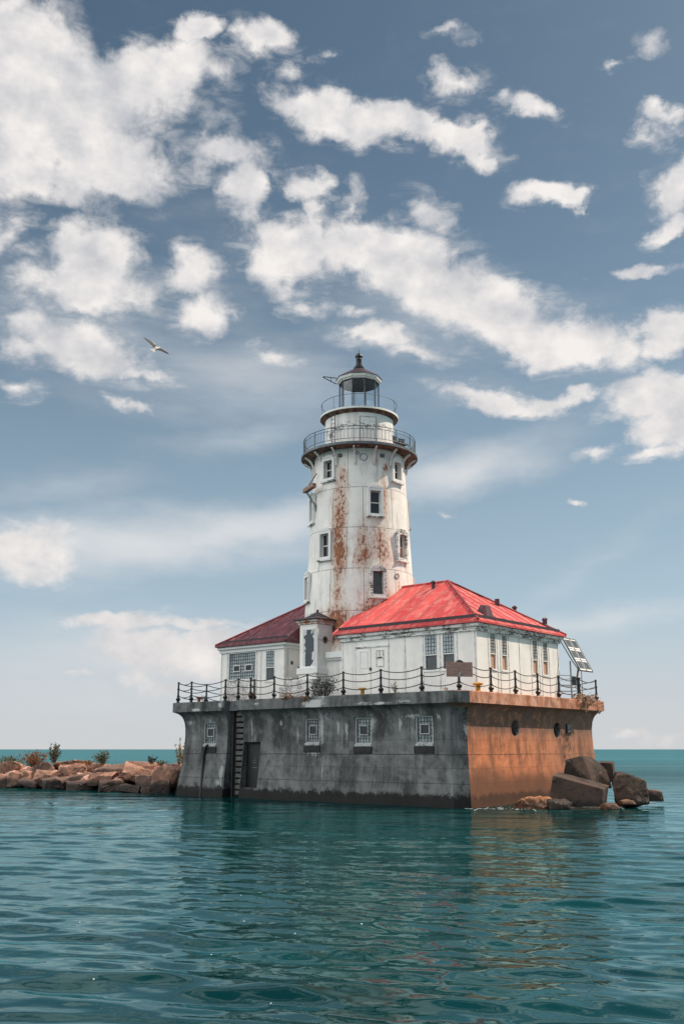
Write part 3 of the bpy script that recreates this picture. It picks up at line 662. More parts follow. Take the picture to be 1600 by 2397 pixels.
# ------------------------------------------------------------------ lighthouse tower
TX, TY = 7.0, 11.72
VIEW = R(219.2)                          # bearing (pier coordinates) of the side of the tower that faces the boat
tower = thing('lighthouse_tower', 'tall rust-streaked white iron lighthouse tower with two round galleries and a dark lantern roof', 'lighthouse', (TX, TY, DECK))
def rad(z): return 3.30 - (z - 10.2)*.0555 + .0
def TP(phi, R_):
    a = VIEW + R(phi); ca, sa = math.cos(a), math.sin(a)
    return lambda t, d, z: (TX + (R_ - d)*ca - t*sa, TY + (R_ - d)*sa + t*ca, z)
shaft = MB().lathe([(rad(z), z) for z in (5.2, 7.7, 10.2, 12.66, 15.1, 17.5, 19.0, 19.94)], 96, (TX, TY)).build('shaft', M_tower, tower)
TWIN = [(-39.5, 18.05, 19.45, 0), (51.5, 18.05, 19.45, 0), (18, 15.72, 17.42, 0), (-40, 13.25, 14.95, 0), (52, 13.25, 14.95, 1), (18.5, 10.95, 12.60, 2), (-72, 15.72, 17.42, 0), (108, 15.72, 17.42, 0), (-72, 10.95, 12.60, 0), (108, 10.95, 12.60, 0)]
c = MB()
for (ph, z0, z1, k) in TWIN:
    P = TP(ph, rad(z0)); c.box(-.33, .33, -.6, .38, z0 + .08, z1 - .10, P)
cut(shaft, c); shaft.data.shade_smooth(); shaft.data.set_sharp_from_angle(angle=R(30))
for (ph, z0, z1, k) in TWIN:
    P = TP(ph, rad(z0))
    mb = frame_box(MB(), P, -.49, .49, z0, z1, .16, -.10, .06)
    mb.box(-.40, .40, -.12, .04, z1 + .002, z1 + .10, P); mb.box(-.24, .24, -.12, .04, z1 + .102, z1 + .17, P)
    fr = mb.build('window', M_peel if k else M_trim, tower)
    MB().box(-.54, .54, -.16, .04, z0 - .085, z0 - .003, P).build('sill', M_peel, fr)
    if k != 2:
        s = frame_box(MB(), P, -.325, .325, z0 + .162, z1 - .163, .045, .16, .22)
        s.box(-.28, .28, .155, .215, (z0+z1)/2 - .03, (z0+z1)/2 + .03, P); s.build('sash', M_bracket, fr)
        MB().box(-.28, .28, .19, .205, (z0+z1)/2 + .03, z1 - .21, P).build('pane', M_lowglass if ph > 50 else M_glass, fr)
        MB().box(-.28, .28, .19, .205, z0 + .21, (z0+z1)/2 - .03, P).build('pane', M_board if k == 1 else M_glass, fr)
    else:
        MB().box(-.33, .33, .22, .235, z0 + .08, z1 - .10, P).build('pane', M_lowglass, fr)
# small round plates and hatch
def disc(P, t, z, r, d0, d1, n=20, inner=0.0):
    if inner: 
        mb = MB(); q = [P(t + r*math.cos(2*math.pi*k/n), d0, z + r*math.sin(2*math.pi*k/n)) for k in range(n)]
        mb.tube(q + [q[0], q[1]], inner, 6); return mb
    return MB().add([P(t + r*math.cos(2*math.pi*k/n), dd, z + r*math.sin(2*math.pi*k/n)) for dd in (d0, d1) for k in range(n)], [tuple(range(n-1, -1, -1)), tuple(range(n, 2*n))] + [(k, (k+1) % n, n+(k+1) % n, n+k) for k in range(n)])
P = TP(5, rad(19.3)); disc(P, 0, 19.35, .19, -.02, .1).build('round_hatch', M_bracket, tower); disc(P, 0, 19.35, .21, -.02, .1, inner=.022).build('hatch_ring', M_rail, tower)
P = TP(-2, rad(19.6)); disc(P, -.02, 19.60, .09, -.02, .1, inner=.02).build('vent_ring', M_rail, tower)
P = TP(42, rad(12.3)); disc(P, 0, 12.28, .14, -.03, .1, inner=.025).build('bolt_ring', M_rustbeam, tower); disc(P, 0, 12.28, .11, -.02, .1).build('bolt_plate', M_bracket, tower)
for ph in (-24, 29):
    P = TP(ph, rad(19.5)); MB().box(-.13, .13, -.10, .05, 19.42, 19.62, P).build('vent_box', M_rail, tower, bevel=.02)
# broken landing beam on the left flank
P = TP(-66, rad(17.7))
bmv = MB(); bmv.box(-.62, .95, -.62, -.34, 17.66, 17.92, P)
bb = bmv.build('beam', M_rustbeam, tower, bevel=.02)
MB().tube([P(.25, -.05, 18.75), P(-.1, -.48, 17.93)], .045, 8).build('stay', M_rustbeam, tower)
MB().tube([P(-.25, -.50, 17.65), P(.25, -.10, 16.7), P(.22, -.02, 16.35)], .06, 8).build('strut', M_rail, tower)
# main gallery
mb = MB().lathe([(2.70, 19.94), (3.40, 19.93), (3.56, 19.96), (3.56, 20.06), (3.50, 20.12), (2.0, 20.12)], 96, (TX, TY), close=True)
gal = mb.build('gallery_deck', M_under, tower, smooth=30)
MB().lathe([(3.562, 19.95), (3.60, 19.95), (3.60, 20.10), (3.562, 20.10)], 96, (TX, TY), close=True).build('gallery_rim', M_rail, gal, smooth=30)
for k in range(16):
    ph = -5.4 + 22.5*k
    P = TP(ph, 0.0)
    pts = [(rad(18.95) + .03, 18.93), (rad(19.2) + .08, 19.22), (rad(19.4) + .17, 19.46), (rad(19.5) + .32, 19.68), (rad(19.5) + .52, 19.82), (3.44, 19.90)]
    mb = MB()
    for i in range(len(pts)-1):
        (r0, z0), (r1, z1) = pts[i], pts[i+1]
        q = [P(-.045, -r0, z0), P(.045, -r0, z0), P(.045, -r1, z1), P(-.045, -r1, z1)]
        dz_, dr_ = .10*(r1-r0)/math.hypot(r1-r0, z1-z0), .10*(z1-z0)/math.hypot(r1-r0, z1-z0)
        q2 = [P(-.045, -r0 - dr_, z0 - dz_), P(.045, -r0 - dr_, z0 - dz_), P(.045, -r1 - dr_, z1 - dz_), P(-.045, -r1 - dr_, z1 - dz_)]
        mb.hexa(q + q2)
    mb.build('bracket', M_bracket, tower)
# splinters hanging under the left rim
gr = MB()
for (r_, z_, t) in ((3.46, 21.08, .024), (3.46, 20.90, .018), (3.46, 20.32, .018)):
    q = [(TX + r_*math.cos(2*math.pi*k/96), TY + r_*math.sin(2*math.pi*k/96), z_) for k in range(97)]; gr.tube(q, t, 6)
grail = gr.build('gallery_railing', M_rail, tower, smooth=40)
def baluster(phi, z0, z1, r_, t, nm, par):
    a = VIEW + R(phi); x, y = TX + r_*math.cos(a), TY + r_*math.sin(a)
    return MB().tube([(x, y, z0), (x, y, z1)], t, 6).build(nm, M_rail, par)
for k in range(16): baluster(-5.4 + 22.5*k, 20.11, 21.11, 3.46, .026, 'railing_post', grail)
for k in range(96):
    baluster(-5.4 + 3.75*k + 1.9, 20.32, 20.90, 3.46, .0125, 'baluster', grail)
# watch room
wr = MB().lathe([(2.14, 20.12), (2.12, 22.50)], 80, (TX, TY)).build('watch_room', M_watch, tower, smooth=30)
P = TP(14, 2.12)
MB().box(-.48, .50, -.012, .2, 20.13, 22.10, P).build('watch_room_door', M_watch, wr)
mb = MB().tube([P(-.50, -.03, 20.13), P(-.50, -.03, 22.12), P(.52, -.03, 22.12), P(.52, -.03, 20.13)], .02, 6); mb.build('door_edge', M_rail, wr)
P = TP(-54, 2.12); disc(P, 0, 21.2, .17, -.03, .1).build('porthole', M_glass, wr)
# ladder between the galleries
P = TP(-40.5, 2.42); mb = MB().tube([P(-.14, 0, 20.12), P(-.14, 0, 22.75)], .022, 6).tube([P(.14, 0, 20.12), P(.14, 0, 22.75)], .022, 6)
ld = mb.build('ladder', M_black, tower)
rg = MB()
for k in range(9): rg.tube([P(-.14, 0, 20.35 + .28*k), P(.14, 0, 20.35 + .28*k)], .015, 6)
rg.build('rung', M_black, ld)
# upper gallery
mb = MB().lathe([(2.10, 22.38), (2.36, 22.52), (2.42, 22.56), (2.42, 22.68), (2.36, 22.72), (.5, 22.72), (.5, 22.5)], 80, (TX, TY), close=True)
ug = mb.build('upper_gallery', M_under, tower, smooth=30)
MB().lathe([(2.422, 22.57), (2.45, 22.57), (2.45, 22.69), (2.422, 22.69)], 80, (TX, TY), close=True).build('upper_gallery_rim', M_trim, ug, smooth=30)
q = [(TX + 2.36*math.cos(2*math.pi*k/80), TY + 2.36*math.sin(2*math.pi*k/80), 23.50) for k in range(81)]
ur = MB().tube(q, .018, 6).build('upper_railing', M_rail, tower, smooth=40)
for k in range(10): baluster(-41 + 36*k, 22.7, 23.50, 2.36, .015, 'railing_post', ur)
# lantern: ten-sided
def dec(r_, z, off=-20.0): return [(TX + r_*math.cos(VIEW + R(off + 36*k)), TY + r_*math.sin(VIEW + R(off + 36*k)), z) for k in range(10)]
def loft(rings, mb=None, caps=True):
    mb = mb or MB(); n = len(rings[0]); vs = [p for r_ in rings for p in r_]
    fs = [(i*n+k, i*n+(k+1) % n, (i+1)*n+(k+1) % n, (i+1)*n+k) for i in range(len(rings)-1) for k in range(n)]
    if caps: fs += [tuple(range(n-1, -1, -1)), tuple((len(rings)-1)*n+k for k in range(n))]
    return mb.add(vs, fs)
loft([dec(1.30, 22.70), dec(1.30, 22.96), dec(1.24, 23.0)]).build('lantern_curb', M_trim, tower)
lan = loft([dec(1.24, 24.93), dec(1.27, 24.93), dec(1.27, 24.98), dec(1.20, 24.98)]).build('lantern_head', M_ceiling, tower)
for k in range(10):
    a = VIEW + R(-20 + 36*k); x, y = TX + 1.235*math.cos(a), TY + 1.235*math.sin(a)
    MB().tube([(x, y, 22.95), (x, y, 24.95)], .034, 6).build('mullion', M_darksteel, lan)
for k in range(10):
    p, q = Vector(dec(1.215, 23.0)[k]), Vector(dec(1.215, 23.0)[(k+1) % 10]); e = (q - p)*.035
    nn = Vector((-(q-p).y, (q-p).x, 0)).normalized()*.006
    p, q = p + e, q - e
    MB().hexa([p-nn, q-nn, q+nn, p+nn] + [v + Vector((0, 0, 1.93)) for v in (p-nn, q-nn, q+nn, p+nn)]).build('glass_pane', M_pane, lan)
MB().lathe([(.15, 22.7), (.15, 23.45), (.12, 23.56), (.05, 23.60)], 16, (TX, TY)).build('lamp', M_darksteel, lan, smooth=40)
loft([dec(1.30, 24.982), dec(1.32, 25.05), dec(1.40, 25.08), dec(1.45, 25.24)]).build('eave_fascia', M_trim, tower)
rf = loft([dec(1.48, 25.243), dec(1.48, 25.28), dec(.30, 26.02), dec(.26, 26.06)]).build('lantern_roof', M_dark, tower)
MB().lathe([(.33, 26.03), (.34, 26.10), (.24, 26.17), (.25, 26.24), (.185, 26.28), (.175, 26.62), (.19, 26.65), (.19, 26.70), (.17, 26.73), (.17, 26.80), (.235, 26.83), (.24, 26.90), (.20, 26.98), (.12, 27.06), (.05, 27.10), (.018, 27.13), (.012, 27.42)], 24, (TX, TY)).build('vent_ball', M_black, rf, smooth=40)
P = TP(-90, 0.0)
MB().tube([P(0, -1.40, 25.42), P(0, -2.27, 25.54)], .028, 6).tube([P(0, -1.42, 25.02), P(0, -2.29, 25.50)], .028, 6).tube([P(0, -1.75, 25.20), P(0, -1.80, 25.47)], .02, 6).build('hoist_arm', M_black, tower)

# folded chairs left on the main gallery
def chair(phi, r_, turn, label):
    a = VIEW + R(phi); base = (TX + r_*math.cos(a), TY + r_*math.sin(a), 20.12)
    t = thing('gallery_chair', label, 'chair', base, 'dark chairs on the main gallery')
    ca, sa = math.cos(turn), math.sin(turn)
    P = lambda x, y, z: (base[0] + x*ca - y*sa, base[1] + x*sa + y*ca, base[2] + z)
    MB().box(-.22, .22, -.20, .20, .40, .44, P).build('seat', M_black, t)
    mb = MB()
    for k in range(4): mb.box(-.22 + .115*k, -.22 + .115*k + .075, .20, .23, .44, .82, P)
    mb.box(-.22, .22, .195, .235, .80, .86, P); mb.build('backrest', M_black, t)
    for (x, y) in ((-.20, -.18), (.20, -.18), (-.20, .18), (.20, .18)): MB().tube([P(x, y, 0), P(x, y, .40)], .02, 6).build('leg', M_black, t)
chair(52, 2.95, VIEW + R(52) + R(90), 'dark slatted chair on the main gallery, nearer the tower wall')
chair(63, 3.02, VIEW + R(63) + R(60), 'dark slatted chair on the main gallery, nearer the right end of the railing')

# ------------------------------------------------------------------ keeper's houses
def on_x(x0): return lambda a, d, z: (x0 + d, a, z)
def on_y(y0): return lambda a, d, z: (a, y0 + d, z)
def sash_window(root, P, a0, a1, z0, z1, zs, lower, cols=4, rows=5, sunny=False):
    gb = M_sunblock if sunny else M_block_gl
    fw = .028 if sunny else .055
    fr = frame_box(MB(), P, a0, a1, z0, z1, fw, -.012, .10).build('window', M_trim, root)
    MB().box(a0 + fw, a1 - fw, .012, .04, zs, z1 - fw, P).build('glass_block_pane', gb, fr)
    glassblock(P, a0 + fw + .005, a1 - fw - .005, zs + .02, z1 - fw - .005, .012, cols, rows, .013 if sunny else .020).build('glazing_bar', M_grid, fr)
    MB().box(a0 + fw, a1 - fw, .0, .09, zs - .05, zs, P).build('meeting_rail', M_trim, fr)
    MB().box(a0 + fw, a1 - fw, .07, .09, z0 + fw, zs - .05, P).build('lower_pane', lower, fr)
    MB().box(a0 - .06, a1 + .06, -.05, .10, z0 - .07, z0 - .003, P).build('sill', M_trim, fr)
def house(name, label, x0, x1, y0, y1, ez, eave, ridge, gable_side, roofm, cornm):
    """walls x0..x1, y0..y1; eave rectangle; ridge (x, ya, yb, z); gable at y = eave[gable_side]"""
    root = thing(name, label, 'house', ((x0+x1)/2, (y0+y1)/2, DECK))
    wall = MB().box(x0, x1, y0, y1, DECK - .02, 8.52).build('wall', M_white, root)
    ex0, ex1, ey0, ey1 = eave; rx, rz, hip = ridge
    t = .10
    if gable_side == 1: A = [(ex0, ey0), (ex0, ey1), (ex1, ey1), (ex1, ey0)]; rh = (rx, hip, rz); rg = (rx, ey1, rz)
    else: A = [(ex0, ey1), (ex0, ey0), (ex1, ey0), (ex1, ey1)]; rh = (rx, hip, rz); rg = (rx, ey0, rz)
    top = [(p[0], p[1], ez) for p in A]; bot = [(p[0], p[1], ez - t) for p in A]
    vs = top + [rg, rh] + bot      # 0 hip-front 1 gable-front 2 gable-back 3 hip-back 4 ridge gable 5 ridge hip
    fs = [(0, 1, 4, 5), (2, 3, 5, 4), (3, 0, 5), (1, 2, 4), (6, 7, 1, 0), (7, 8, 2, 1), (8, 9, 3, 2), (9, 6, 0, 3), (6, 9, 8, 7)]
    roof = MB().add(vs, fs).build('roof', roofm, root)
    return root, wall, roof
RH = (2.8, 11.1, .95, 9.6)
house_r, wall_r, roof_r = house('red_roofed_house', 'white house with bright red hip roof on the sunlit right side of the tower', *RH, 8.70, (2.45, 11.45, .60, 10.0), (6.95, 11.68, 5.35), 1, M_roof, M_peel)
cutter = MB()
WF = [(3.27, 4.08, 6.42, 8.24, 7.22), (2.22, 2.99, 6.40, 8.24, 7.22)]
WR = [(4.00, 4.53, 6.42, 8.20, 7.22), (5.10, 5.61, 6.42, 8.20, 7.22), (8.21, 8.74, 6.42, 8.20, 7.20), (9.31, 9.83, 6.42, 8.20, 7.20)]
for (a0, a1, z0, z1, zs) in WF: cutter.box(2.0, 3.0, a0, a1, z0, z1)
for (a0, a1, z0, z1, zs) in WR: cutter.box(a0, a1, .2, 1.17, z0, z1)
cutter.box(2.0, 2.98, 7.78, 8.27, 6.77, 7.63)
cut(wall_r, cutter)
P = on_x(2.8)
for (a0, a1, z0, z1, zs) in WF: sash_window(house_r, P, a0, a1, z0, z1, zs, M_lowglass)
P = on_y(.95)
for (a0, a1, z0, z1, zs) in WR: sash_window(house_r, P, a0, a1, z0, z1, zs, M_board, 3, 6, True)
# double door
P = on_x(2.8)
MB().box(7.57, 8.55, -.025, .0, DECK, 7.80, P).build('door', M_white, house_r)
d2 = MB().box(6.40, 7.54, -.025, .0, DECK, 7.80, P).build('door', M_white, house_r)
MB().box(6.35, 8.60, -.06, .0, 7.81, 7.90, P).build('door_head', M_peel, house_r)
dw = frame_box(MB(), P, 7.76, 8.29, 6.75, 7.65, .045, -.045, .08).build('door_window', M_trim, house_r)
MB().box(7.80, 8.25, .06, .09, 6.79, 7.61, P).build('pane', M_glass, dw); MB().box(7.80, 8.25, .02, .05, 7.17, 7.21, P).build('glazing_bar', M_grid, dw)
ht = frame_box(MB(), P, 6.68, 7.18, 6.78, 7.66, .04, -.06, -.026).build('hatch', M_peel, d2)
MB().tube([P(6.78, -.07, 7.26), P(7.08, -.07, 7.24)], .025, 6).tube([P(6.93, -.07, 7.26), P(6.93, -.07, 7.60)], .012, 6).build('hatch_bar', M_blackrust, d2)
MB().box(7.50, 7.62, -.08, -.03, 6.62, 6.76, P).build('padlock', M_blackrust, d2)
MB().box(7.545, 7.565, -.012, .0, DECK, 7.80, P).build('door_gap', M_blackrust, house_r)
for a in (6.36, 8.57, 5.30, 4.16, 3.13, 2.10, 9.5, 1.05): MB().box(a - .035, a + .035, -.014, .0, DECK, 8.2, P).build('seam_strip', M_strip, house_r)
P = on_y(.95)
for a in (3.85, 4.68, 4.95, 5.76, 6.85, 8.05, 8.9, 9.16, 9.98, 11.0): MB().box(a - .035, a + .035, -.014, .0, DECK, 8.2, P).build('seam_strip', M_strip, house_r)
MB().box(2.70, 11.18, .85, .949, 8.22, 8.42).box(2.70, 2.799, .95, 9.62, 8.22, 8.42).build('frieze', M_peel, house_r)
MB().box(2.56, 11.32, .70, 9.9, 8.42, 8.595).build('cornice', M_peel, house_r, bevel=.03)
# standing seams, ridge caps, snow boards
M_seam = simple('dull_red_seam', (.27, .04, .045), .6, .4, scale=6)
def roof_seams(root, roofm, eave, ridge, ez, ys, xs, gable_side, hipy, seamm=M_seam):
    ex0, ex1, ey0, ey1 = eave; rx, rz, hip = ridge
    sl = (rz - ez)/(rx - ex0); sh = (rz - ez)/abs(hip - hipy)
    for y in ys:
        run = min(rx - ex0, abs(y - hipy)/abs(hip - hipy)*(rx - ex0))
        if run < .3: continue
        MB().tube([(ex0 + .02, y, ez + .005), (ex0 + run, y, ez + run*sl + .005)], .028, 6).build('roof_seam', seamm, root)
    sg = 1 if hip > hipy else -1
    for x in xs:
        run = abs(hip - hipy)*(1 - abs(x - rx)/(rx - ex0))
        if run < .3: continue
        MB().tube([(x, hipy + sg*.02, ez + .005), (x, hipy + sg*run, ez + run*sh + .005)], .028, 6).build('roof_seam', seamm, root)
    for ex in (ex0, ex1): MB().tube([(ex, hipy, ez + .03), (rx, hip, rz + .03)], .065, 8).build('hip_cap', seamm, root)
roof_seams(roof_r, M_roof, (2.45, 11.45, .6, 10.0), (6.95, 11.68, 5.35), 8.70, [1.66 + 1.02*k for k in range(8)], [2.45 + .9*k for k in range(1, 10)], 1, .60)
MB().tube([(6.95, 5.35, 11.70), (6.95, 9.6, 11.70)], .06, 8).build('ridge_cap', M_roof, roof_r)
zb = 8.70 + .26*(2.98/4.5)
MB().box(2.69, 2.73, .90, 9.75, zb - .03, zb + .15).box(2.73, 11.2, .86, .90, zb - .03, zb + .15).build('snow_board', M_dark, roof_r)
def stub(x, y, z, r, h, nm='vent_pipe', cap=True, mat=M_maroon):
    mb = MB().lathe([(r, z - .25), (r, z + h)], 12, (x, y)); 
    if cap: mb.lathe([(r*1.5, z + h + .002), (r*1.5, z + h + .07), (r*.4, z + h + .15)], 12, (x, y))
    return mb.build(nm, mat, roof_r, smooth=40)
stub(6.32, 5.9, 11.25, .10, .30); stub(8.37, 3.08, 10.2, .13, .42, 'flue_pipe', False); stub(9.68, 2.77, 10.0, .10, .22); stub(10.45, 1.41, 9.2, .07, .30); stub(10.75, 1.45, 9.25, .07, .30)
q0 = [(4.15, 1.15, 8.98), (4.85, 1.15, 8.98), (4.85, 1.75, 9.36), (4.15, 1.75, 9.36), (4.28, 1.30, 9.66), (4.72, 1.30, 9.66), (4.72, 1.60, 9.70), (4.28, 1.60, 9.70)]
MB().hexa(q0).build('roof_vent_box', M_maroon, roof_r)
MB().tube([(7.2, 5.0, 11.52), (7.6, 4.4, 11.15), (8.2, 3.9, 10.84), (8.8, 3.75, 10.72)], .035, 6).build('cable_loop', M_black, roof_r)

LH = (2.8, 11.1, 13.85, 19.18)
house_l, wall_l, roof_l = house('dark_roofed_house', 'smaller white house with worn shadow-darkened roof on the shaded left side of the tower', *LH, 8.64, (2.45, 11.45, 13.55, 19.38), (6.95, 11.62, 14.85), 0, M_wornshadow, M_trim)
WL = [(16.15, 18.53, 6.52, 8.20), (14.62, 15.38, 6.40, 8.16)]
cutter = MB()
for (a0, a1, z0, z1) in WL: cutter.box(2.0, 3.02, a0, a1, z0, z1)
cut(wall_l, cutter)
P = on_x(2.8)
a0, a1, z0, z1 = WL[0]
fr = frame_box(MB(), P, a0, a1, z0, z1, .07, -.02, .16).build('window', M_trim, house_l)
MB().box(a0 + .06, a1 - .06, .10, .13, z0 + .06, z1 - .06, P).build('glass_block_pane', M_block_gl, fr)
glassblock(P, a0 + .07, a1 - .07, z0 + .07, z1 - .07, .10, 12, 8, .028).build('glazing_bar', M_grid, fr)
for (b0, b1) in ((17.56, 18.12), (16.54, 17.11)):
    v = frame_box(MB(), P, b0, b1, 7.05, 7.44, .04, .03, .12).build('vent_frame', M_trim, fr)
    MB().box(b0 + .04, b1 - .04, .06, .095, 7.09, 7.40, P).build('vent_glass', M_glass, v)
MB().box(16.15, 18.53, -.03, .0, 5.25, 6.50, P).build('infill_panel', M_block, house_l)
sash_window(house_l, P, 14.62, 15.38, 6.40, 8.16, 7.19, M_lowglass)
for a in (13.88, 15.75, 16.1, 18.6, 19.1): MB().box(a - .04, a + .04, -.014, .0, DECK, 8.2, P).build('seam_strip', M_strip, house_l)
MB().box(2.70, 2.799, 13.84, 19.24, 8.20, 8.38).box(2.80, 11.2, 13.75, 13.849, 8.20, 8.38).build('frieze', M_trim, house_l)
MB().box(2.56, 11.32, 13.62, 19.32, 8.38, 8.535).build('cornice', M_trim, house_l, bevel=.03)
MB().add([(2.75, 13.56, 8.6), (6.95, 13.56, 11.40), (11.15, 13.56, 8.6), (2.75, 13.85, 8.6), (6.95, 13.85, 11.40), (11.15, 13.85, 8.6)], [(0, 1, 2), (5, 4, 3), (0, 3, 4, 1), (1, 4, 5, 2), (2, 5, 3, 0)]).build('gable', M_white, house_l)
MB().box(3.3, 3.45, 13.80, 13.849, 7.3, 7.5).box(3.9, 4.1, 13.76, 13.849, 6.9, 7.2).build('meter_box', M_darksteel, house_l)
roof_seams(roof_l, M_wornshadow, (2.45, 11.45, 13.55, 19.38), (6.95, 11.62, 14.85), 8.64, [14.2 + .72*k for k in range(7)], [2.45 + .9*k for k in range(1, 10)], 0, 19.38)
MB().tube([(6.95, 13.6, 11.64), (6.95, 14.85, 11.64)], .06, 8).build('ridge_cap', M_wornshadow, roof_l)
zb = 8.64 + .24*(2.98/4.5)
MB().box(2.68, 2.71, 13.62, 19.1, zb - .03, zb + .12).build('snow_board', M_dark, roof_l)

# ------------------------------------------------------------------ entry vestibule in front of the tower
def slate_mat():
    m, g, o = material('flaked_slate_panel'); x, y, z = g.xyz(o); yz = g.comb(y, z)
    b = g.maxall([g.blob(yz, -.09, 3.05, .50, 1.3), g.blob(yz, -.06, 2.2, .38, .8)])
    n = g.noise(o, 3.2, 9, .74, sc=(1, 2.0, .8))
    k = g.rng(g.m('ADD', b, g.m('MULTIPLY', g.m('SUBTRACT', n, .5), 2.6)), .22, .28)
    finish(g, g.mix(k, (.68, .68, .67), g.mix(n, (.05, .06, .075), (.085, .10, .12))), .6, g.bump(g.m('MULTIPLY', k, -1.0), .2, .01), spec=.3); return m
ves = thing('entry_vestibule', 'small white vestibule with dark pyramid roof between the two houses at the tower foot', 'porch', (3.2, 11.72, DECK))
MB().box(2.45, 4.4, 11.07, 12.39, 6.95, 9.36).build('vestibule_wall', M_white, ves, bevel=.03)
MB().box(2.33, 4.4, 10.95, 12.50, 6.60, 6.948).box(2.42, 4.4, 11.04, 12.42, 6.30, 6.598).build('skirt', M_trim, ves, bevel=.02)
MB().box(1.95, 3.9, 10.98, 12.5, DECK, 6.298).box(1.95, 3.2, 12.502, 12.95, DECK, 6.45).box(2.0, 2.795, 12.952, 13.55, DECK, 5.95).build('base_block', M_block, ves, bevel=.04)
MB().box(1.88, 3.9, 10.90, 12.49, DECK, 5.75).build('plinth', M_block, ves, bevel=.04)
MB().box(2.38, 4.4, 11.0, 12.46, 9.36, 9.48).box(2.30, 4.4, 10.92, 12.54, 9.482, 9.60).build('cornice', M_rusttrim, ves, bevel=.02)
apx = (3.2, 11.72, 10.12); ec = [(2.18, 10.80, 9.602), (4.35, 10.80, 9.602), (4.35, 12.66, 9.602), (2.18, 12.66, 9.602)]
mb = MB(); n = 4
r1 = [tuple(Vector(p)*(1-.5) + Vector(apx)*.5 - Vector((0, 0, .06))) for p in ec]
mb.add(ec + [(p[0], p[1], p[2] + .05) for p in ec] + r1 + [(3.17, 11.69, 10.14), (3.23, 11.69, 10.14), (3.23, 11.75, 10.14), (3.17, 11.75, 10.14)],
       [(3, 2, 1, 0)] + [(i*4+k, i*4+(k+1) % 4, (i+1)*4+(k+1) % 4, (i+1)*4+k) for i in range(3) for k in range(4)] + [(12, 13, 14, 15)])
vr = mb.build('roof', M_dark, ves)
MB().box(3.14, 3.26, 11.66, 11.78, 10.10, 10.26).build('finial', M_black, vr, bevel=.02)
P = on_x(2.45)
pn = frame_box(MB(), P, 11.20, 12.14, 6.95, 9.12, .07, -.035, .0).build('panel_frame', M_trim, ves)
MB().box(11.27, 12.07, -.012, .0, 7.0, 9.05, P).build('flaked_panel', slate_mat(), pn)
P = on_y(11.07); P2 = lambda t, d, z: (t, 11.07 + d, z)
disc(P2, 3.11, 8.50, .17, -.012, .02).build('porthole', M_glass, ves); disc(P2, 3.11, 8.50, .18, -.015, .02, inner=.03).build('porthole_ring', M_rustbeam, ves)
MB().box(2.5, 3.62, -.012, .0, 8.46, 8.475, P2).build('seam_line', M_blackrust, ves)
MB().tube([(3.72, 10.95, 9.3), (3.72, 10.95, 7.6)], .035, 8).build('downpipe', M_blackrust, ves)
MB().box(3.25, 4.6, 9.605, 11.06, DECK, 7.34).build('link_wall', M_white, ves)
MB().box(3.10, 4.6, 9.605, 11.02, 7.342, 7.45).box(3.0, 4.6, 9.605, 10.98, 7.452, 7.80).build('link_cornice', M_trim, ves, bevel=.02)

# ------------------------------------------------------------------ chain railing round the deck
rail = thing('chain_railing', 'black iron posts and drooping chains round the edge of the pier deck', 'railing', (.35, 10, DECK))
POSTS = {}
def post(key, x, y, r=.055, h=1.19, lean=0.0):
    POSTS[key] = (x, y)
    MB().lathe([(.105, DECK), (.10, DECK + .05), (.065, DECK + .09), (.13, DECK + .17), (.135, DECK + .23), (.075, DECK + .31), (r, DECK + .34), (r, DECK + .36), (r*1.45, DECK + .37), (r*1.45, DECK + .43), (r, DECK + .44), (r*.95, DECK + .75), (r*1.4, DECK + .76), (r*1.4, DECK + .82), (r*.92, DECK + .83), (r*.9, DECK + h - .07), (r*1.35, DECK + h - .06), (r*1.3, DECK + h - .01), (r*.7, DECK + h + .02)], 12, (x, y)).build('post', M_black, rail, smooth=35)
FR = [('a', .30, 20.06), ('b', .36, 18.97), ('c', .35, 16.09), ('d', .40, 15.10), ('e', 1.35, 14.80), ('f', .35, 14.07), ('g', .35, 12.27), ('h', .35, 9.86), ('i', .35, 7.40), ('j', .35, 4.99), ('k', .35, 2.53), ('l', .42, .46), ('m', 3.0, .35), ('n', 5.29, .35), ('o', 7.52, .35), ('p', 9.77, .35), ('q', 12.08, .35), ('r', 14.22, .37)]
for key, x, y in FR: post(key, x, y, .085 if key == 'q' else .055, .80 if key == 'l' else 1.19)
post('s', 2.5, 20.06); post('t', 5.0, 20.06); post('u', 14.22, 3.4)
def chain(a, b, sag=.17, lv=(.40, .79, 1.15)):
    for z in lv:
        p, q = Vector((*POSTS[a], DECK + z)), Vector((*POSTS[b], DECK + z)); L = (q - p).length
        s = sag*(.5 + L/5.0)*(1 + .12*random.uniform(-1, 1)); N = max(8, int(L/.055))
        pts = [p.lerp(q, i/N) - Vector((0, 0, s*4*(i/N)*(1 - i/N))) for i in range(N+1)]
        MB().tube(pts, [.030 if i % 2 else .017 for i in range(N+1)], 6).build('chain', M_black, rail)
for a, b in zip('abc', 'bc'): chain(a, b)
chain('c', 'd', .12); chain('d', 'e', .12); chain('e', 'f', .12)
for a, b in zip('fghijk', 'ghijkl'): chain(a, b, .17, (.40, .79, 1.15) if b != 'l' else (.40,))
chain('l', 'm', .17, (.40,))
for a, b in zip('mnopq', 'nopqr'): chain(a, b)
chain('a', 's'); chain('s', 't'); chain('r', 'u')
# upper chains at the near corner hang from the sign board
POSTS['w'] = (.02, .98); POSTS['v'] = (.98, .05)
chain('k', 'w', .10, (.76, 1.10)); chain('v', 'm', .10, (.76, 1.10))

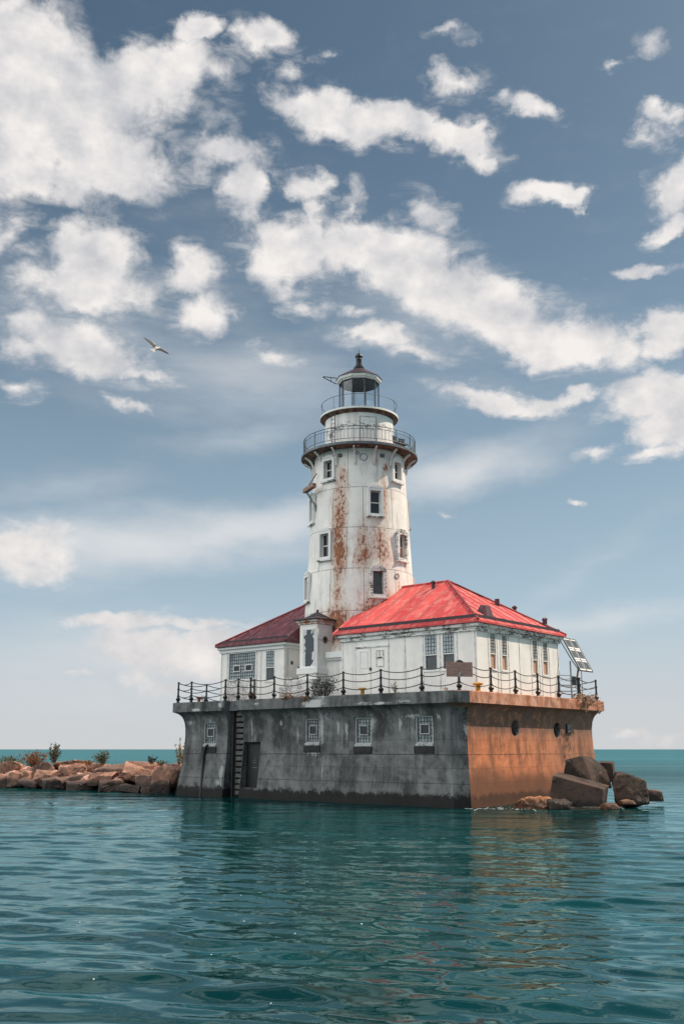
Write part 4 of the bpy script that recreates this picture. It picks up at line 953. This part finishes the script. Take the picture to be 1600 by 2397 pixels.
# plank sign at the near corner
sg = thing('plank_sign', 'blank reddish plank board hung on the short corner post of the chain railing', 'sign', (.45, .45, DECK))
cdir = Vector((-.7071, .7071, 0)); nd = Vector((-.7071, -.7071, 0))
def SP(a, d, z): 
    p = Vector((.45, .45, 0)) + cdir*a - nd*d; return (p.x, p.y, z)
MB().box(-.60, .63, -.11, -.06, DECK + .62, DECK + 1.29, SP).build('board', M_wood, sg, bevel=.012)
MB().add([SP(-.20, -.07, DECK+1.29), SP(.20, -.07, DECK+1.29), SP(.10, -.07, DECK+1.36), SP(0, -.07, DECK+1.40), SP(-.12, -.07, DECK+1.36)] + [SP(-.20, -.02, DECK+1.29), SP(.20, -.02, DECK+1.29), SP(.10, -.02, DECK+1.36), SP(0, -.02, DECK+1.40), SP(-.12, -.02, DECK+1.36)], [(0,1,2,3,4),(9,8,7,6,5),(0,5,6,1),(1,6,7,2),(2,7,8,3),(3,8,9,4),(4,9,5,0)]).build('hook_plate', M_black, sg)
MB().tube([SP(.02, -.13, DECK+.62), SP(.02, -.14, DECK+.78), SP(-.03, -.14, DECK+.82), SP(-.05, -.13, DECK+.74)], .035, 8).build('shackle', M_steel, sg)

# mooring bitts on the deck
def bitt(x, y, mat, label, s=1.0):
    t = thing('mooring_bitt', label, 'bollard', (x, y, DECK), 'mooring bitts on the pier deck')
    MB().lathe([(.15*s, DECK), (.14*s, DECK + .04), (.10*s, DECK + .06), (.095*s, DECK + .26*s)], 14, (x, y)).build('stem', mat, t, smooth=40)
    MB().lathe([(.10*s, DECK + .262*s), (.21*s, DECK + .29*s), (.22*s, DECK + .34*s), (.16*s, DECK + .38*s)], 14, (x, y)).build('cap', mat, t, smooth=40)
bitt(.62, 14.25, M_orange, 'rusty orange mooring bitt beside the ladder slot posts', 1.05)
bitt(.9, 18.9, M_orange, 'small orange mooring bitt near the left end of the deck', .9)
bitt(.9, 6.6, M_yellow, 'yellowish mooring bitt in front of the white double door', 1.0)
bitt(2.05, .48, M_yellow, 'yellow mooring bitt beside the plank sign at the corner', 1.15)

# ------------------------------------------------------------------ solar rack off the right end of the house
sol = thing('solar_panel_rack', 'steel frame with six slanted solar panels beyond the right end of the house', 'solar panels', (12.3, .8, DECK))
YT, ZT, YB, ZB = 1.0, 8.62, .03, 6.77
def SL(x, t, d):                       # t 0 top .. 1 bottom along the slope, d outwards
    nx = Vector((0, -(ZT-ZB), (YT-YB))).normalized()
    nx = Vector((0, -(ZT - ZB), YT - YB)).normalized()
    return (x, YT + (YB-YT)*t + nx.y*d, ZT + (ZB-ZT)*t + nx.z*d)
X0, X1, X2 = 11.38, 11.74, 13.22
def bar(mb, a, b, r=.028): return mb.tube([a, b], r, 6)
mb = MB()
for x in (X1, (X1+X2)/2, X2): bar(mb, SL(x, 0, 0), SL(x, 1, 0), .042)
for t in (0, 1): bar(mb, SL(X1 if t == 0 else X0 + .15, t, 0), SL(X2, t, 0), .042)
bar(mb, SL(X0, .07, -.05), SL(X0 + .12, .72, -.05)); bar(mb, SL(X0 + .12, .72, -.05), SL(X0 + .2, 1, 0)); bar(mb, SL(X0, .07, -.05), SL(X1, 0, 0))
mb.build('frame', M_darksteel, sol)
for i, (xa, xb) in enumerate(((X1 + .05, (X1+X2)/2 - .05), ((X1+X2)/2 + .05, X2 - .05))):
    for j in range(3):
        t0, t1 = j/3 + .012, (j+1)/3 - .012
        MB().hexa([SL(xa, t1, -.01), SL(xb, t1, -.01), SL(xb, t0, -.01), SL(xa, t0, -.01), SL(xa, t1, .02), SL(xb, t1, .02), SL(xb, t0, .02), SL(xa, t0, .02)]).build('panel_backing', M_bracket, sol)
        cl = MB(); u0, u1 = t0 + .035, t1 - .045
        for r_ in range(6):
            for q_ in range(3):
                a, b = xa + .04 + (xb-xa-.08)*q_/3 + .004, xa + .04 + (xb-xa-.08)*(q_+1)/3 - .004
                c_, d_ = u0 + (u1-u0)*r_/6 + .003, u0 + (u1-u0)*(r_+1)/6 - .003
                cl.hexa([SL(a, d_, .021), SL(b, d_, .021), SL(b, c_, .021), SL(a, c_, .021), SL(a, d_, .027), SL(b, d_, .027), SL(b, c_, .027), SL(a, c_, .027)])
        cl.build('solar_cells', M_lowglass, sol)
mb = MB(); bar(mb, (11.75, .62, DECK), (11.75, .62, 7.3), .05); mb.build('pole', M_steel, sol)
mb = MB(); bar(mb, (13.3, .75, DECK), (13.3, .75, 6.9), .026); mb.build('pole', M_steel, sol)
mb = MB(); bar(mb, (11.4, 1.2, DECK), (11.4, 1.2, 8.5), .04); mb.build('pole', M_steel, sol)
mb = MB(); bar(mb, (12.1, .45, 6.3), (12.1, .30, 7.0), .06); mb.build('pole', M_rustbeam, sol)
mb = MB()
for z in (6.55, 5.95, 5.55):
    bar(mb, (11.4, 1.2, z), (11.75, .62, z - .05), .02); bar(mb, (11.75, .62, z - .05), (13.3, .75, z - .1), .02); bar(mb, (11.4, 1.2, z), (13.3, 2.4, z), .018)
bar(mb, (13.3, .75, 6.5), (13.3, 2.4, 6.4), .018); bar(mb, (13.3, 2.4, 6.5), (13.3, 2.4, DECK), .02)
mb.build('brace', M_steel, sol)
MB().box(12.45, 12.75, .75, 1.0, 6.05, 6.5).build('control_box', M_darksteel, sol, bevel=.02)
MB().tube([(12.6, .8, 6.05), (12.65, .8, 5.85), (12.75, .8, 5.8), (12.8, .8, 6.0)], .012, 6).build('cable', M_black, sol)

# ------------------------------------------------------------------ plants
def leaf(mb, p, s, rnd):
    d_ = Vector((rnd.uniform(-1, 1), rnd.uniform(-1, 1), rnd.uniform(-.4, 1))).normalized(); u = d_.orthogonal().normalized(); u.rotate(Matrix.Rotation(rnd.uniform(0, 6.28), 3, d_))
    w_ = d_.cross(u).normalized(); p = Vector(p)
    mb.add([p - u*s*.5, p + w_*s*.24 + d_*s*.06, p + u*s*.5, p - w_*s*.24 + d_*s*.06], [(0, 1, 2, 3)])
def plant(name, label, base, h, w, stems, leaves, ls, mat, seed, pier_local=True, group=None, droop=0.0, up=.6, dirv=(0, 0)):
    rnd = random.Random(seed)
    t = thing(name, label, 'shrub', base, group) if pier_local else wthing(name, label, 'shrub', base, group)
    st = MB(); lf = MB()
    for i in range(stems):
        a = rnd.uniform(0, 6.283); sp = rnd.uniform(.1, 1.0)*w*.5; hh = h*rnd.uniform(.45, 1.0)*(1.0 if i else 1.1)*(1 - .35*sp/(w*.5)*(1-up))
        p0_ = Vector(base) + Vector((math.cos(a), math.sin(a), 0))*sp*.25
        p1_ = Vector(base) + Vector((math.cos(a)*sp + dirv[0]*hh, math.sin(a)*sp + dirv[1]*hh, hh))
        mid_ = p0_.lerp(p1_, .5) + Vector((rnd.uniform(-.1, .1)*w, rnd.uniform(-.1, .1)*w, h*.08))
        if droop: p1_.z -= droop*h*rnd.uniform(.5, 1.8)
        pts = [p0_*(1-s_)**2 + mid_*2*s_*(1-s_) + p1_*s_**2 for s_ in (0, .2, .4, .6, .8, 1)]
        st.tube(pts, [max(.004, .012*(1-.14*k)*h) for k in range(6)], 5)
        for j in range(max(2, leaves//stems)):
            s_ = rnd.uniform(.15, 1.0)**.8; q = p0_*(1-s_)**2 + mid_*2*s_*(1-s_) + p1_*s_**2
            rr = .16*w*(.35 + .65*math.sin(3.14*min(1, s_))); leaf(lf, q + Vector((rnd.gauss(0, rr*.5), rnd.gauss(0, rr*.5), rnd.gauss(0, rr*.4))), ls*rnd.uniform(.6, 1.3), rnd)
    st.build('stem', M_stem, t, fix=False); lf.build('foliage', mat, t, fix=False)
    return t
plant('deck_bush', 'dark green bush growing against the vestibule base behind the chains', (1.3, 9.55, DECK), 1.35, 1.7, 16, 520, .12, L_dark, 11)
plant('dried_weed', 'clump of orange dried weed spilling over the pier edge left of the bush', (.12, 10.9, DECK - .05), .35, 1.3, 16, 260, .10, L_orange, 12, droop=.5)
plant('dried_weed', 'small orange dried weed hanging over the pier edge under a railing post', (.02, 9.75, DECK - .12), .42, .6, 12, 170, .10, L_orange, 13, droop=.9)
plant('dried_weed', 'thin yellow-orange weed standing before the white double doors', (1.3, 4.85, DECK), .70, .6, 9, 90, .10, L_pale, 14)
plant('dried_weed', 'tiny pale weed on the deck below the house front windows', (.9, 1.55, DECK), .32, .35, 6, 36, .08, L_pale, 15)
plant('dried_weed', 'pinkish dry creeper hanging over the right end of the pier cap', (11.95, .10, DECK + .02), .55, 1.7, 30, 520, .15, L_dry, 16, droop=1.25, dirv=(0, -.45))
plant('dried_weed', 'dark little weed between the posts at the left end of the deck', (.8, 18.4, DECK), .45, .4, 7, 60, .08, L_dark, 17)

# ------------------------------------------------------------------ rocks
def rough_mesh(name, pts, mat, base, sub=3, amp=.05, bevel=.08, seed=0, fl=.75):
    """closed stone from a cloud of corner points: hull, worn edges, broken faces"""
    bm = bmesh.new(); b = Vector(base)
    for p in pts: bm.verts.new(Vector(p) - b)
    r_ = bmesh.ops.convex_hull(bm, input=bm.verts)
    bmesh.ops.delete(bm, geom=[v for v in bm.verts if not v.link_faces], context='VERTS')
    bmesh.ops.dissolve_limit(bm, angle_limit=R(9), verts=bm.verts, edges=bm.edges)
    bmesh.ops.bevel(bm, geom=list(bm.edges), offset=bevel, segments=1, affect='EDGES', clamp_overlap=True)
    bmesh.ops.triangulate(bm, faces=bm.faces)
    for _ in range(sub):
        bmesh.ops.subdivide_edges(bm, edges=[e for e in bm.edges if e.calc_length() > .16], cuts=1, use_grid_fill=True)
        bmesh.ops.triangulate(bm, faces=[f for f in bm.faces if len(f.verts) > 3])
    bm.normal_update(); sv = Vector((seed*3.7, seed*1.9, seed*.7))
    for v in bm.verts:
        p = v.co + b
        d_ = noise.fractal(p*.9 + sv, 1.0, 2.0, 4)*amp*1.3 + noise.ridged_multi_fractal(p*2.6 + sv, 1.0, 2.0, 4, 1.0, 2.0)*amp*.38
        c_ = noise.cell(p*1.6 + sv)*amp*.6
        v.co += v.normal*(d_ + c_*.5)
    bmesh.ops.recalc_face_normals(bm, faces=bm.faces)
    me = bpy.data.meshes.new(name); bm.to_mesh(me); bm.free()
    me.materials.append(mat); me.shade_smooth(); me.set_sharp_from_angle(angle=R(30))
    o = bpy.data.objects.new(name, me); COL.objects.link(o); o.location = base
    return o
def cut_stone(w_, d_, h_, rnd):
    """corner points of a quarried lump: a box split along several random joints"""
    bm = bmesh.new(); bmesh.ops.create_cube(bm, size=1.0)
    for i in range(9):
        n_ = Vector((rnd.uniform(-1, 1), rnd.uniform(-1, 1), rnd.uniform(-.25, 1.0))).normalized()
        k = rnd.uniform(.40, .52)*(1.0 + .35*(abs(n_.x)*abs(n_.y) + abs(n_.x)*abs(n_.z)))
        bmesh.ops.bisect_plane(bm, geom=bm.verts[:] + bm.edges[:] + bm.faces[:], plane_co=n_*k, plane_no=n_, clear_outer=True)
        bmesh.ops.holes_fill(bm, edges=[e for e in bm.edges if e.is_boundary])
    out = [Vector((v.co.x*w_, v.co.y*d_, v.co.z*h_)) for v in bm.verts]; bm.free()
    return out
def boulder(label, px, py, wpx, hpx, y, seed, tilt=0.0, mat=None, depth=1.0, flat=.6, group='limestone boulders of the breakwater', amp=.10):
    """block of stone whose visible width and height are those of the one in the photo at distance y"""
    rnd = random.Random(seed)
    c_ = at(px, py, y); s = y/2270
    w_, h_ = wpx*s, hpx*s; d_ = min(max(w_*.8*depth, h_*1.1), w_*1.4)
    c_.y += d_*.5; c_.z -= h_*.16
    w_ *= .90; hh = h_*1.22
    pts = cut_stone(w_, d_, hh, rnd)
    _ = []
    M_ = Matrix.Rotation(R(-tilt), 3, 'Y') @ Matrix.Rotation(rnd.uniform(-.35, .35), 3, 'Z') @ Matrix.Rotation(rnd.uniform(-.12, .12) - .10, 3, 'X')
    pts = [c_ + M_ @ p for p in pts]
    o = rough_mesh('boulder', pts, mat or M_rock, (c_.x, c_.y, max(0, c_.z - hh*.5)), 4, amp*min(1.2, h_), .045*min(w_, h_), seed)
    return tag(o, label, 'boulder', group)
def wl(px): return 69 - 10*px/410.0
BR = [  # label, px, py, w, h, behind waterline, tilt
 ('broad pink boulder with cracked top at the far left edge of the picture', 16, 1800, 62, 26, 3.0, 0),
 ('low brown boulder half in the water at the far left corner', 8, 1827, 46, 22, .3, -8),
 ('dark fronted block second from the left picture edge, at the waterline', 33, 1822, 40, 26, .8, 4),
 ('orange topped block just right of the dark fronted waterline block', 61, 1816, 30, 24, 1.6, -12),
 ('block with dark left face and pale domed top under the orange shrub', 97, 1802, 54, 32, 3.4, 6),
 ('large pinkish boulder sloping to the water below the green shrub', 106, 1820, 64, 30, 1.4, -6),
 ('small wet brown stone left of the sloping pinkish boulder', 66, 1832, 46, 14, .1, -14),
 ('low wet boulder with brown hump at the waterline left of the long slab', 124, 1832, 60, 20, .2, 4),
 ('squared boulder with a dark shaded front and bright top right corner', 164, 1807, 62, 30, 2.6, 3),
 ('long flat pink slab on top of the breakwater beside the green shrub', 160, 1789, 92, 14, 5.5, -2),
 ('flat pink stone lapping over the long wet brown slab', 192, 1821, 66, 20, 1.5, 8),
 ('long wet brown slab lying along the waterline', 190, 1836, 88, 18, .2, 2),
 ('thin flat boulder on top of the breakwater below the middle shrub', 222, 1796, 62, 16, 5.0, -4),
 ('large domed boulder with a dark undercut in the middle of the breakwater', 258, 1807, 92, 30, 2.6, 4),
 ('rounded pale pink boulder in front of the large domed one', 240, 1821, 66, 24, 1.2, 2),
 ('dark ragged waterline rock below the rounded pale boulder', 258, 1840, 64, 20, .1, -3),
 ('big tilted pink slab leaning right, left neighbour of the boulder by the pier', 322, 1812, 92, 27, 2.2, -20),
 ('flat boulder on the crest behind the big tilted slab', 330, 1793, 86, 16, 5.0, -5),
 ('broad reddish boulder wedged against the pier', 391, 1815, 66, 40, 1.0, 4),
 ('dark shaded rock under the big tilted slab', 345, 1830, 56, 28, .8, -6),
 ('low wet stone at the waterline under the tilted slab', 308, 1846, 62, 14, .0, -6),
 ('orange speckled stone at the waterline left of the pier boulder', 343, 1848, 32, 11, .0, 3),
 ('dark rock in shadow below the reddish pier boulder', 374, 1839, 48, 26, .2, 0),
 ('pale orange stone peeping over the boulder beside the pier wall', 414, 1799, 30, 20, 4.5, 8),
 ('small crest stone between the middle shrub and the flat crest boulder', 284, 1797, 34, 12, 5.0, 0),
]
for i, (lb, px, py, w_, h_, dy_, tl) in enumerate(BR):
    dark = 'dark ' in lb and 'front' not in lb or 'wet' in lb  # shade put into the colour: stones in shadow share the wet ones' dark rock
    boulder(lb, px, py, w_, h_, wl(px) + dy_, 100 + i, tl, M_rockd if dark else M_rock)
# rubble core under the boulders
bm = bmesh.new(); N1, N2 = 60, 14
grid = []
for i in range(N1):
    px = -260 + (700)*i/(N1-1)
    row = []
    for j in range(N2):
        y = wl(px) + 1.0 + j*1.1
        x = (px - 800)/2270*wl(px)*1.02
        prof_ = [-.5, .15, .5, .75, .95, 1.05, 1.1, 1.1, 1.05, .95, .75, .5, .1, -.5][j]
        row.append(bm.verts.new((x + .3*noise.noise(Vector((i, j, 1.0))), y, prof_*.98 + .30*noise.noise(Vector((i*.8, j*.9, 0))))))
    grid.append(row)
for i in range(N1-1):
    for j in range(N2-1): bm.faces.new((grid[i][j], grid[i+1][j], grid[i+1][j+1], grid[i][j+1]))
bmesh.ops.recalc_face_normals(bm, faces=bm.faces)
me = bpy.data.meshes.new('rubble_ground'); bm.to_mesh(me); bm.free(); me.materials.append(M_rockd)
o = bpy.data.objects.new('rubble_ground', me); COL.objects.link(o); tag(o, kind='structure')

rnd = random.Random(77); bm = bmesh.new()
for i in range(150):
    px = rnd.uniform(-60, 424); dy_ = rnd.uniform(2.0, 9); y = wl(px) + dy_
    zz = .12 + .95*min(1, dy_/5.0)*rnd.uniform(.8, 1.12); r_ = rnd.uniform(.16, .48)
    st = cut_stone(r_*2, r_*rnd.uniform(1.2, 2), r_*rnd.uniform(.8, 1.5), rnd); rot = Matrix.Rotation(rnd.uniform(0, 6.28), 3, 'Z') @ Matrix.Rotation(rnd.uniform(-.5, .5), 3, 'Y')
    vs_ = [bm.verts.new(rot @ p + Vector(((px - 800)/2270*y, y, zz))) for p in st]
    bmesh.ops.convex_hull(bm, input=vs_)
me = bpy.data.meshes.new('loose_rubble'); bm.to_mesh(me); bm.free(); me.materials.append(M_rock)
o = bpy.data.objects.new('loose_rubble', me); COL.objects.link(o); tag(o, 'loose brown rubble stones filling the gaps of the breakwater', 'rubble', kind='stuff')

# quarried blocks at the sunlit foot of the pier: front corners, then the same stone's depth
def block(label, front, y, back, mat, seed, group='dark stone blocks at the foot of the pier', amp=.016, sub=4, bevel=.015):
    """front = list of (px, py, extra distance); back = shift of the far corners in metres"""
    pts = [at(px, py, y + e) for (px, py, e) in front]
    pts += [p + Vector(back) for p in pts]
    lo = min(p.z for p in pts); c_ = sum(pts, Vector())/len(pts)
    o = rough_mesh('stone_block', pts, mat, (c_.x, c_.y, max(lo, 0)), sub, amp, bevel, seed)
    return tag(o, label, 'boulder', group)
block('tall upright stone block leaning on the pier, its right face sunlit', [(1317, 1818, 0), (1324, 1778, .1), (1362, 1769, .3), (1386, 1832, 0), (1330, 1850, 0), (1402, 1800, 1.2)], 48.2, (.75, 1.4, -.05), M_blockst, 201)
block('long tilted stone slab lying in front of the other blocks at the waterline', [(1284, 1870, 0), (1293, 1815, .0), (1412, 1848, -.4), (1408, 1888, -.5), (1290, 1890, 0)], 44.9, (.55, 1.25, .12), M_blockst, 202)
block('square stone block at the back of the pile, partly hidden', [(1397, 1830, 0), (1398, 1785, 0), (1432, 1786, 0), (1436, 1830, 0)], 50.5, (.5, 1.5, .06), M_blockst, 203)
block('small pointed stone wedged in the middle of the pile', [(1399, 1838, 0), (1400, 1808, 0), (1417, 1801, .2), (1430, 1842, 0)], 46.9, (.20, .8, -.1), M_blockst, 204)
block('large black rounded block at the right of the pile', [(1436, 1835, .3), (1442, 1812, .3), (1480, 1820, .2), (1509, 1828, .2), (1514, 1878, 0), (1445, 1884, 0)], 46.3, (.40, 1.5, -.05), M_blockst, 205, amp=.10)
block('small reddish block trailing at the far right end of the pile', [(1508, 1876, 0), (1516, 1848, 0), (1548, 1853, .2), (1553, 1876, .2)], 47.6, (.2, .9, 0), M_rockd, 206)
def lowrock(label, px, py, w_, h_, y, seed, mat=M_wetrock): boulder(label, px, py, w_, h_, y, seed, 0, mat, .8, 1.0, 'wet orange rocks awash below the pier', .42)
lowrock('wet orange rock awash at the foot of the sunlit pier wall', 1250, 1884, 80, 20, 44.4, 301)
lowrock('brown wet stone awash between the orange rock and the long slab', 1312, 1881, 56, 15, 44.2, 302, M_rockd)
lowrock('flat orange stone at the lower right end of the long slab', 1428, 1887, 36, 7, 43.9, 303)
lowrock('orange stone in the surf below the black rounded block', 1468, 1879, 38, 7, 45.6, 304)

# surf around them
def water_z(x, y):
    rows, an, Z = LAKE
    i = min(len(rows)-1, int(np.searchsorted(rows, math.hypot(x, y)))); j = int(round((math.atan2(x, y) - an[0])/(an[1] - an[0])))
    return float(Z[i, min(max(j, 0), len(an)-1)])
def foam():
    rnd = random.Random(3); mb = MB()
    def fleck(x, y, s, st):
        n_ = 7; a0 = rnd.uniform(0, 6.28)
        top = [(x + st*s*math.cos(a0 + k*2*math.pi/n_)*rnd.uniform(.5, 1.2), y + s*math.sin(a0 + k*2*math.pi/n_)*rnd.uniform(.5, 1.2)) for k in range(n_)]
        z = water_z(x, y) + .006
        mb.add([(p[0], p[1], z) for p in top] + [(p[0], p[1], z - .012) for p in top], [tuple(range(n_))] + [(k, n_+k, n_+(k+1) % n_, (k+1) % n_) for k in range(n_)])
    for (px, py, spread, num) in ((1320, 1884, 60, 220), (1250, 1892, 60, 110), (1420, 1889, 40, 80), (1490, 1880, 50, 80), (1110, 1893, 40, 20), (1170, 1891, 60, 22)):
        for _ in range(num):
            x_ = px + rnd.gauss(0, spread*.45); y_ = py + rnd.gauss(0, 2.2)
            r_ = ray(x_, max(1866, y_)); t_ = (.02 - EYE)/r_.z; fleck(r_.x*t_, r_.y*t_, rnd.uniform(.008, .05), rnd.uniform(1, 3.0))
    for _ in range(16):
        y_ = rnd.uniform(9, 20); x_ = rnd.uniform(-.42, .05)*y_; fleck(x_, y_, rnd.uniform(.004, .013), 1.3)
    m = simple('white_foam', (.78, .80, .80), .7, .1)
    o = mb.build('lake_foam', m, None, fix=False); tag(o, 'white flecks of surf and drifting foam on the lake', 'foam', kind='stuff')
foam()

# shrubs on the breakwater
def shrub(label, px, py, y, hpx, wpx, mat, seed, stems, leaves, ls=.13, up=.6):
    b = at(px, py, y); s = y/2270
    plant('breakwater_shrub', label, tuple(b), hpx*s, wpx*s, stems, leaves, ls, mat, seed, False, 'shrubs on the breakwater', up=up)
shrub('low olive bush at the far left end of the breakwater', 22, 1794, 72, 24, 70, L_green, 401, 26, 600)
shrub('wide orange autumn bush left of the tall green shrub', 78, 1796, 70.5, 38, 66, L_orange, 402, 34, 900, up=.9)
shrub('tall green shrub with pointed top rising above the horizon', 125, 1786, 70, 50, 40, L_green, 403, 24, 620)
shrub('bushy green and orange shrub in the middle of the breakwater', 240, 1791, 67.5, 36, 50, L_green, 404, 26, 560)
shrub('little orange shrub left of the middle shrub', 207, 1791, 68, 12, 24, L_orange, 405, 10, 120)
shrub('small dark shrub with round leaves right of the middle of the breakwater', 354, 1790, 65, 24, 24, L_dark, 406, 14, 170)
shrub('low green shrub between the small dark shrub and the pier', 380, 1793, 64.5, 12, 34, L_green, 407, 14, 160)
shrub('tall thin pale-leaved shrub against the left edge of the pier', 419, 1793, 63.5, 60, 34, L_pale, 408, 12, 260, .16, up=.9)

# ------------------------------------------------------------------ gull
def gull():
    c_ = at(366, 817, 41.0)
    root_q = Matrix.Translation(c_)
    bm = bmesh.new()
    def sect(cx, cy, cz, chord, thick, n_=8, ax=(1, 0, 0)):
        return [bm.verts.new((cx + thick*.2*math.sin(a), cy + chord*.5*math.cos(a), cz + thick*math.sin(a))) for a in [2*math.pi*k/n_ for k in range(n_)]]
    # wings, tip to tip through the body; y = along the flight, z = up, seen from behind and below
    half = [(.72, -.13, .20, .02, .006), (.65, -.09, .185, .10, .010), (.50, -.03, .15, .20, .014), (.30, .04, .105, .28, .018), (.16, .035, .065, .29, .022), (.07, .02, .05, .27, .035)]
    W_ = [(-a, b, c, d2, e) for (a, b, c, d2, e) in half] + [(0, .01, .04, .24, .045)] + half[::-1]
    rings = [sect(x, y, z, c2, t) for (x, y, z, c2, t) in W_]
    for a, b in zip(rings[:-1], rings[1:]):
        for k in range(8): bm.faces.new((a[k], a[(k+1) % 8], b[(k+1) % 8], b[k]))
    bm.faces.new(rings[0][::-1]); bm.faces.new(rings[-1])
    B_ = [(-.38, .0, .155, .008), (-.31, .0, .125, .012), (-.22, .0, .06, .03), (-.12, .0, .055, .055), (0, 0, .062, .065), (.12, .0, .058, .06), (.20, .012, .045, .046), (.25, .02, .045, .046), (.30, .02, .036, .036), (.33, .012, .016, .014), (.37, .0, .006, .006)]
    rr = [[bm.verts.new((w2*math.cos(2*math.pi*k/12), y, zc + t2*math.sin(2*math.pi*k/12))) for k in range(12)] for (y, zc, w2, t2) in B_]
    for a, b in zip(rr[:-1], rr[1:]):
        for k in range(12): bm.faces.new((a[k], a[(k+1) % 12], b[(k+1) % 12], b[k]))
    bm.faces.new(rr[0][::-1]); bm.faces.new(rr[-1])
    bmesh.ops.recalc_face_normals(bm, faces=bm.faces)
    me = bpy.data.meshes.new('seagull'); bm.to_mesh(me); bm.free()
    m, g, o_ = material('gull_plumage')
    x, y, z = g.xyz(o_)
    ax_ = g.m('ABSOLUTE', x); n = g.noise(o_, 30, 4, .6)
    wing = g.m('MULTIPLY', g.rng(g.m('ADD', ax_, g.m('MULTIPLY', g.m('SUBTRACT', n, .5), .03)), .065, .09), g.rng(y, -.24, -.20))
    col = g.mix(wing, (.42, .41, .40), (.016, .016, .016))
    col = g.mix(g.rng(ax_, .42, .50), col, (.012, .012, .014))
    lead = g.m('SUBTRACT', y, g.m('MULTIPLY', ax_, -.02))
    col = g.mix(g.m('MULTIPLY', g.rng(g.m('ADD', y, g.m('MULTIPLY', g.m('POWER', ax_, 2.0), .45)), .165, .18), wing), col, (.75, .74, .72))
    col = g.mix(g.rng(y, .325, .34), col, (.55, .33, .06))
    finish(g, col, .7)
    me.materials.append(m); me.shade_smooth()
    ob = bpy.data.objects.new('seagull', me); COL.objects.link(ob)
    md = ob.modifiers.new('skin', 'REMESH'); md.mode = 'VOXEL'; md.voxel_size = .007; md.use_smooth_shade = True
    bpy.context.view_layer.update(); dg = bpy.context.evaluated_depsgraph_get()
    nm = bpy.data.meshes.new_from_object(ob.evaluated_get(dg)); ob.modifiers.clear(); ob.data = nm
    if not nm.materials: nm.materials.append(m)
    ob.location = c_
    xa = Vector((.82, 0, -.57)).normalized(); ya = Vector((.395, .74, .543)); ya = (ya - xa*ya.dot(xa)).normalized(); za = xa.cross(ya)
    ob.matrix_world = Matrix.Translation(c_) @ Matrix((xa, ya, za)).transposed().to_4x4()
    tag(ob, 'white gull with dark wings gliding in the sky left of the tower', 'gull')
gull()

# ------------------------------------------------------------------ a sail far out on the horizon
sb = wthing('sailboat', 'tiny sailboat on the horizon above the breakwater', 'boat', (-430, 1500, -.1))
MB().prism([(-433, 1500, .0), (-427, 1500, .0), (-426.2, 1500, .9), (-433.4, 1500, .8)], (0, 1.6, 0)).build('hull', M_bracket, sb)
MB().prism([(-430, 1500.7, 1.2), (-427.6, 1500.7, 1.2), (-430, 1500.7, 7.5)], (0, .08, 0)).build('sail', M_darksteel, sb)
MB().tube([(-430.1, 1500.75, .7), (-430.1, 1500.75, 8.2)], .07, 6).build('mast', M_darksteel, sb)
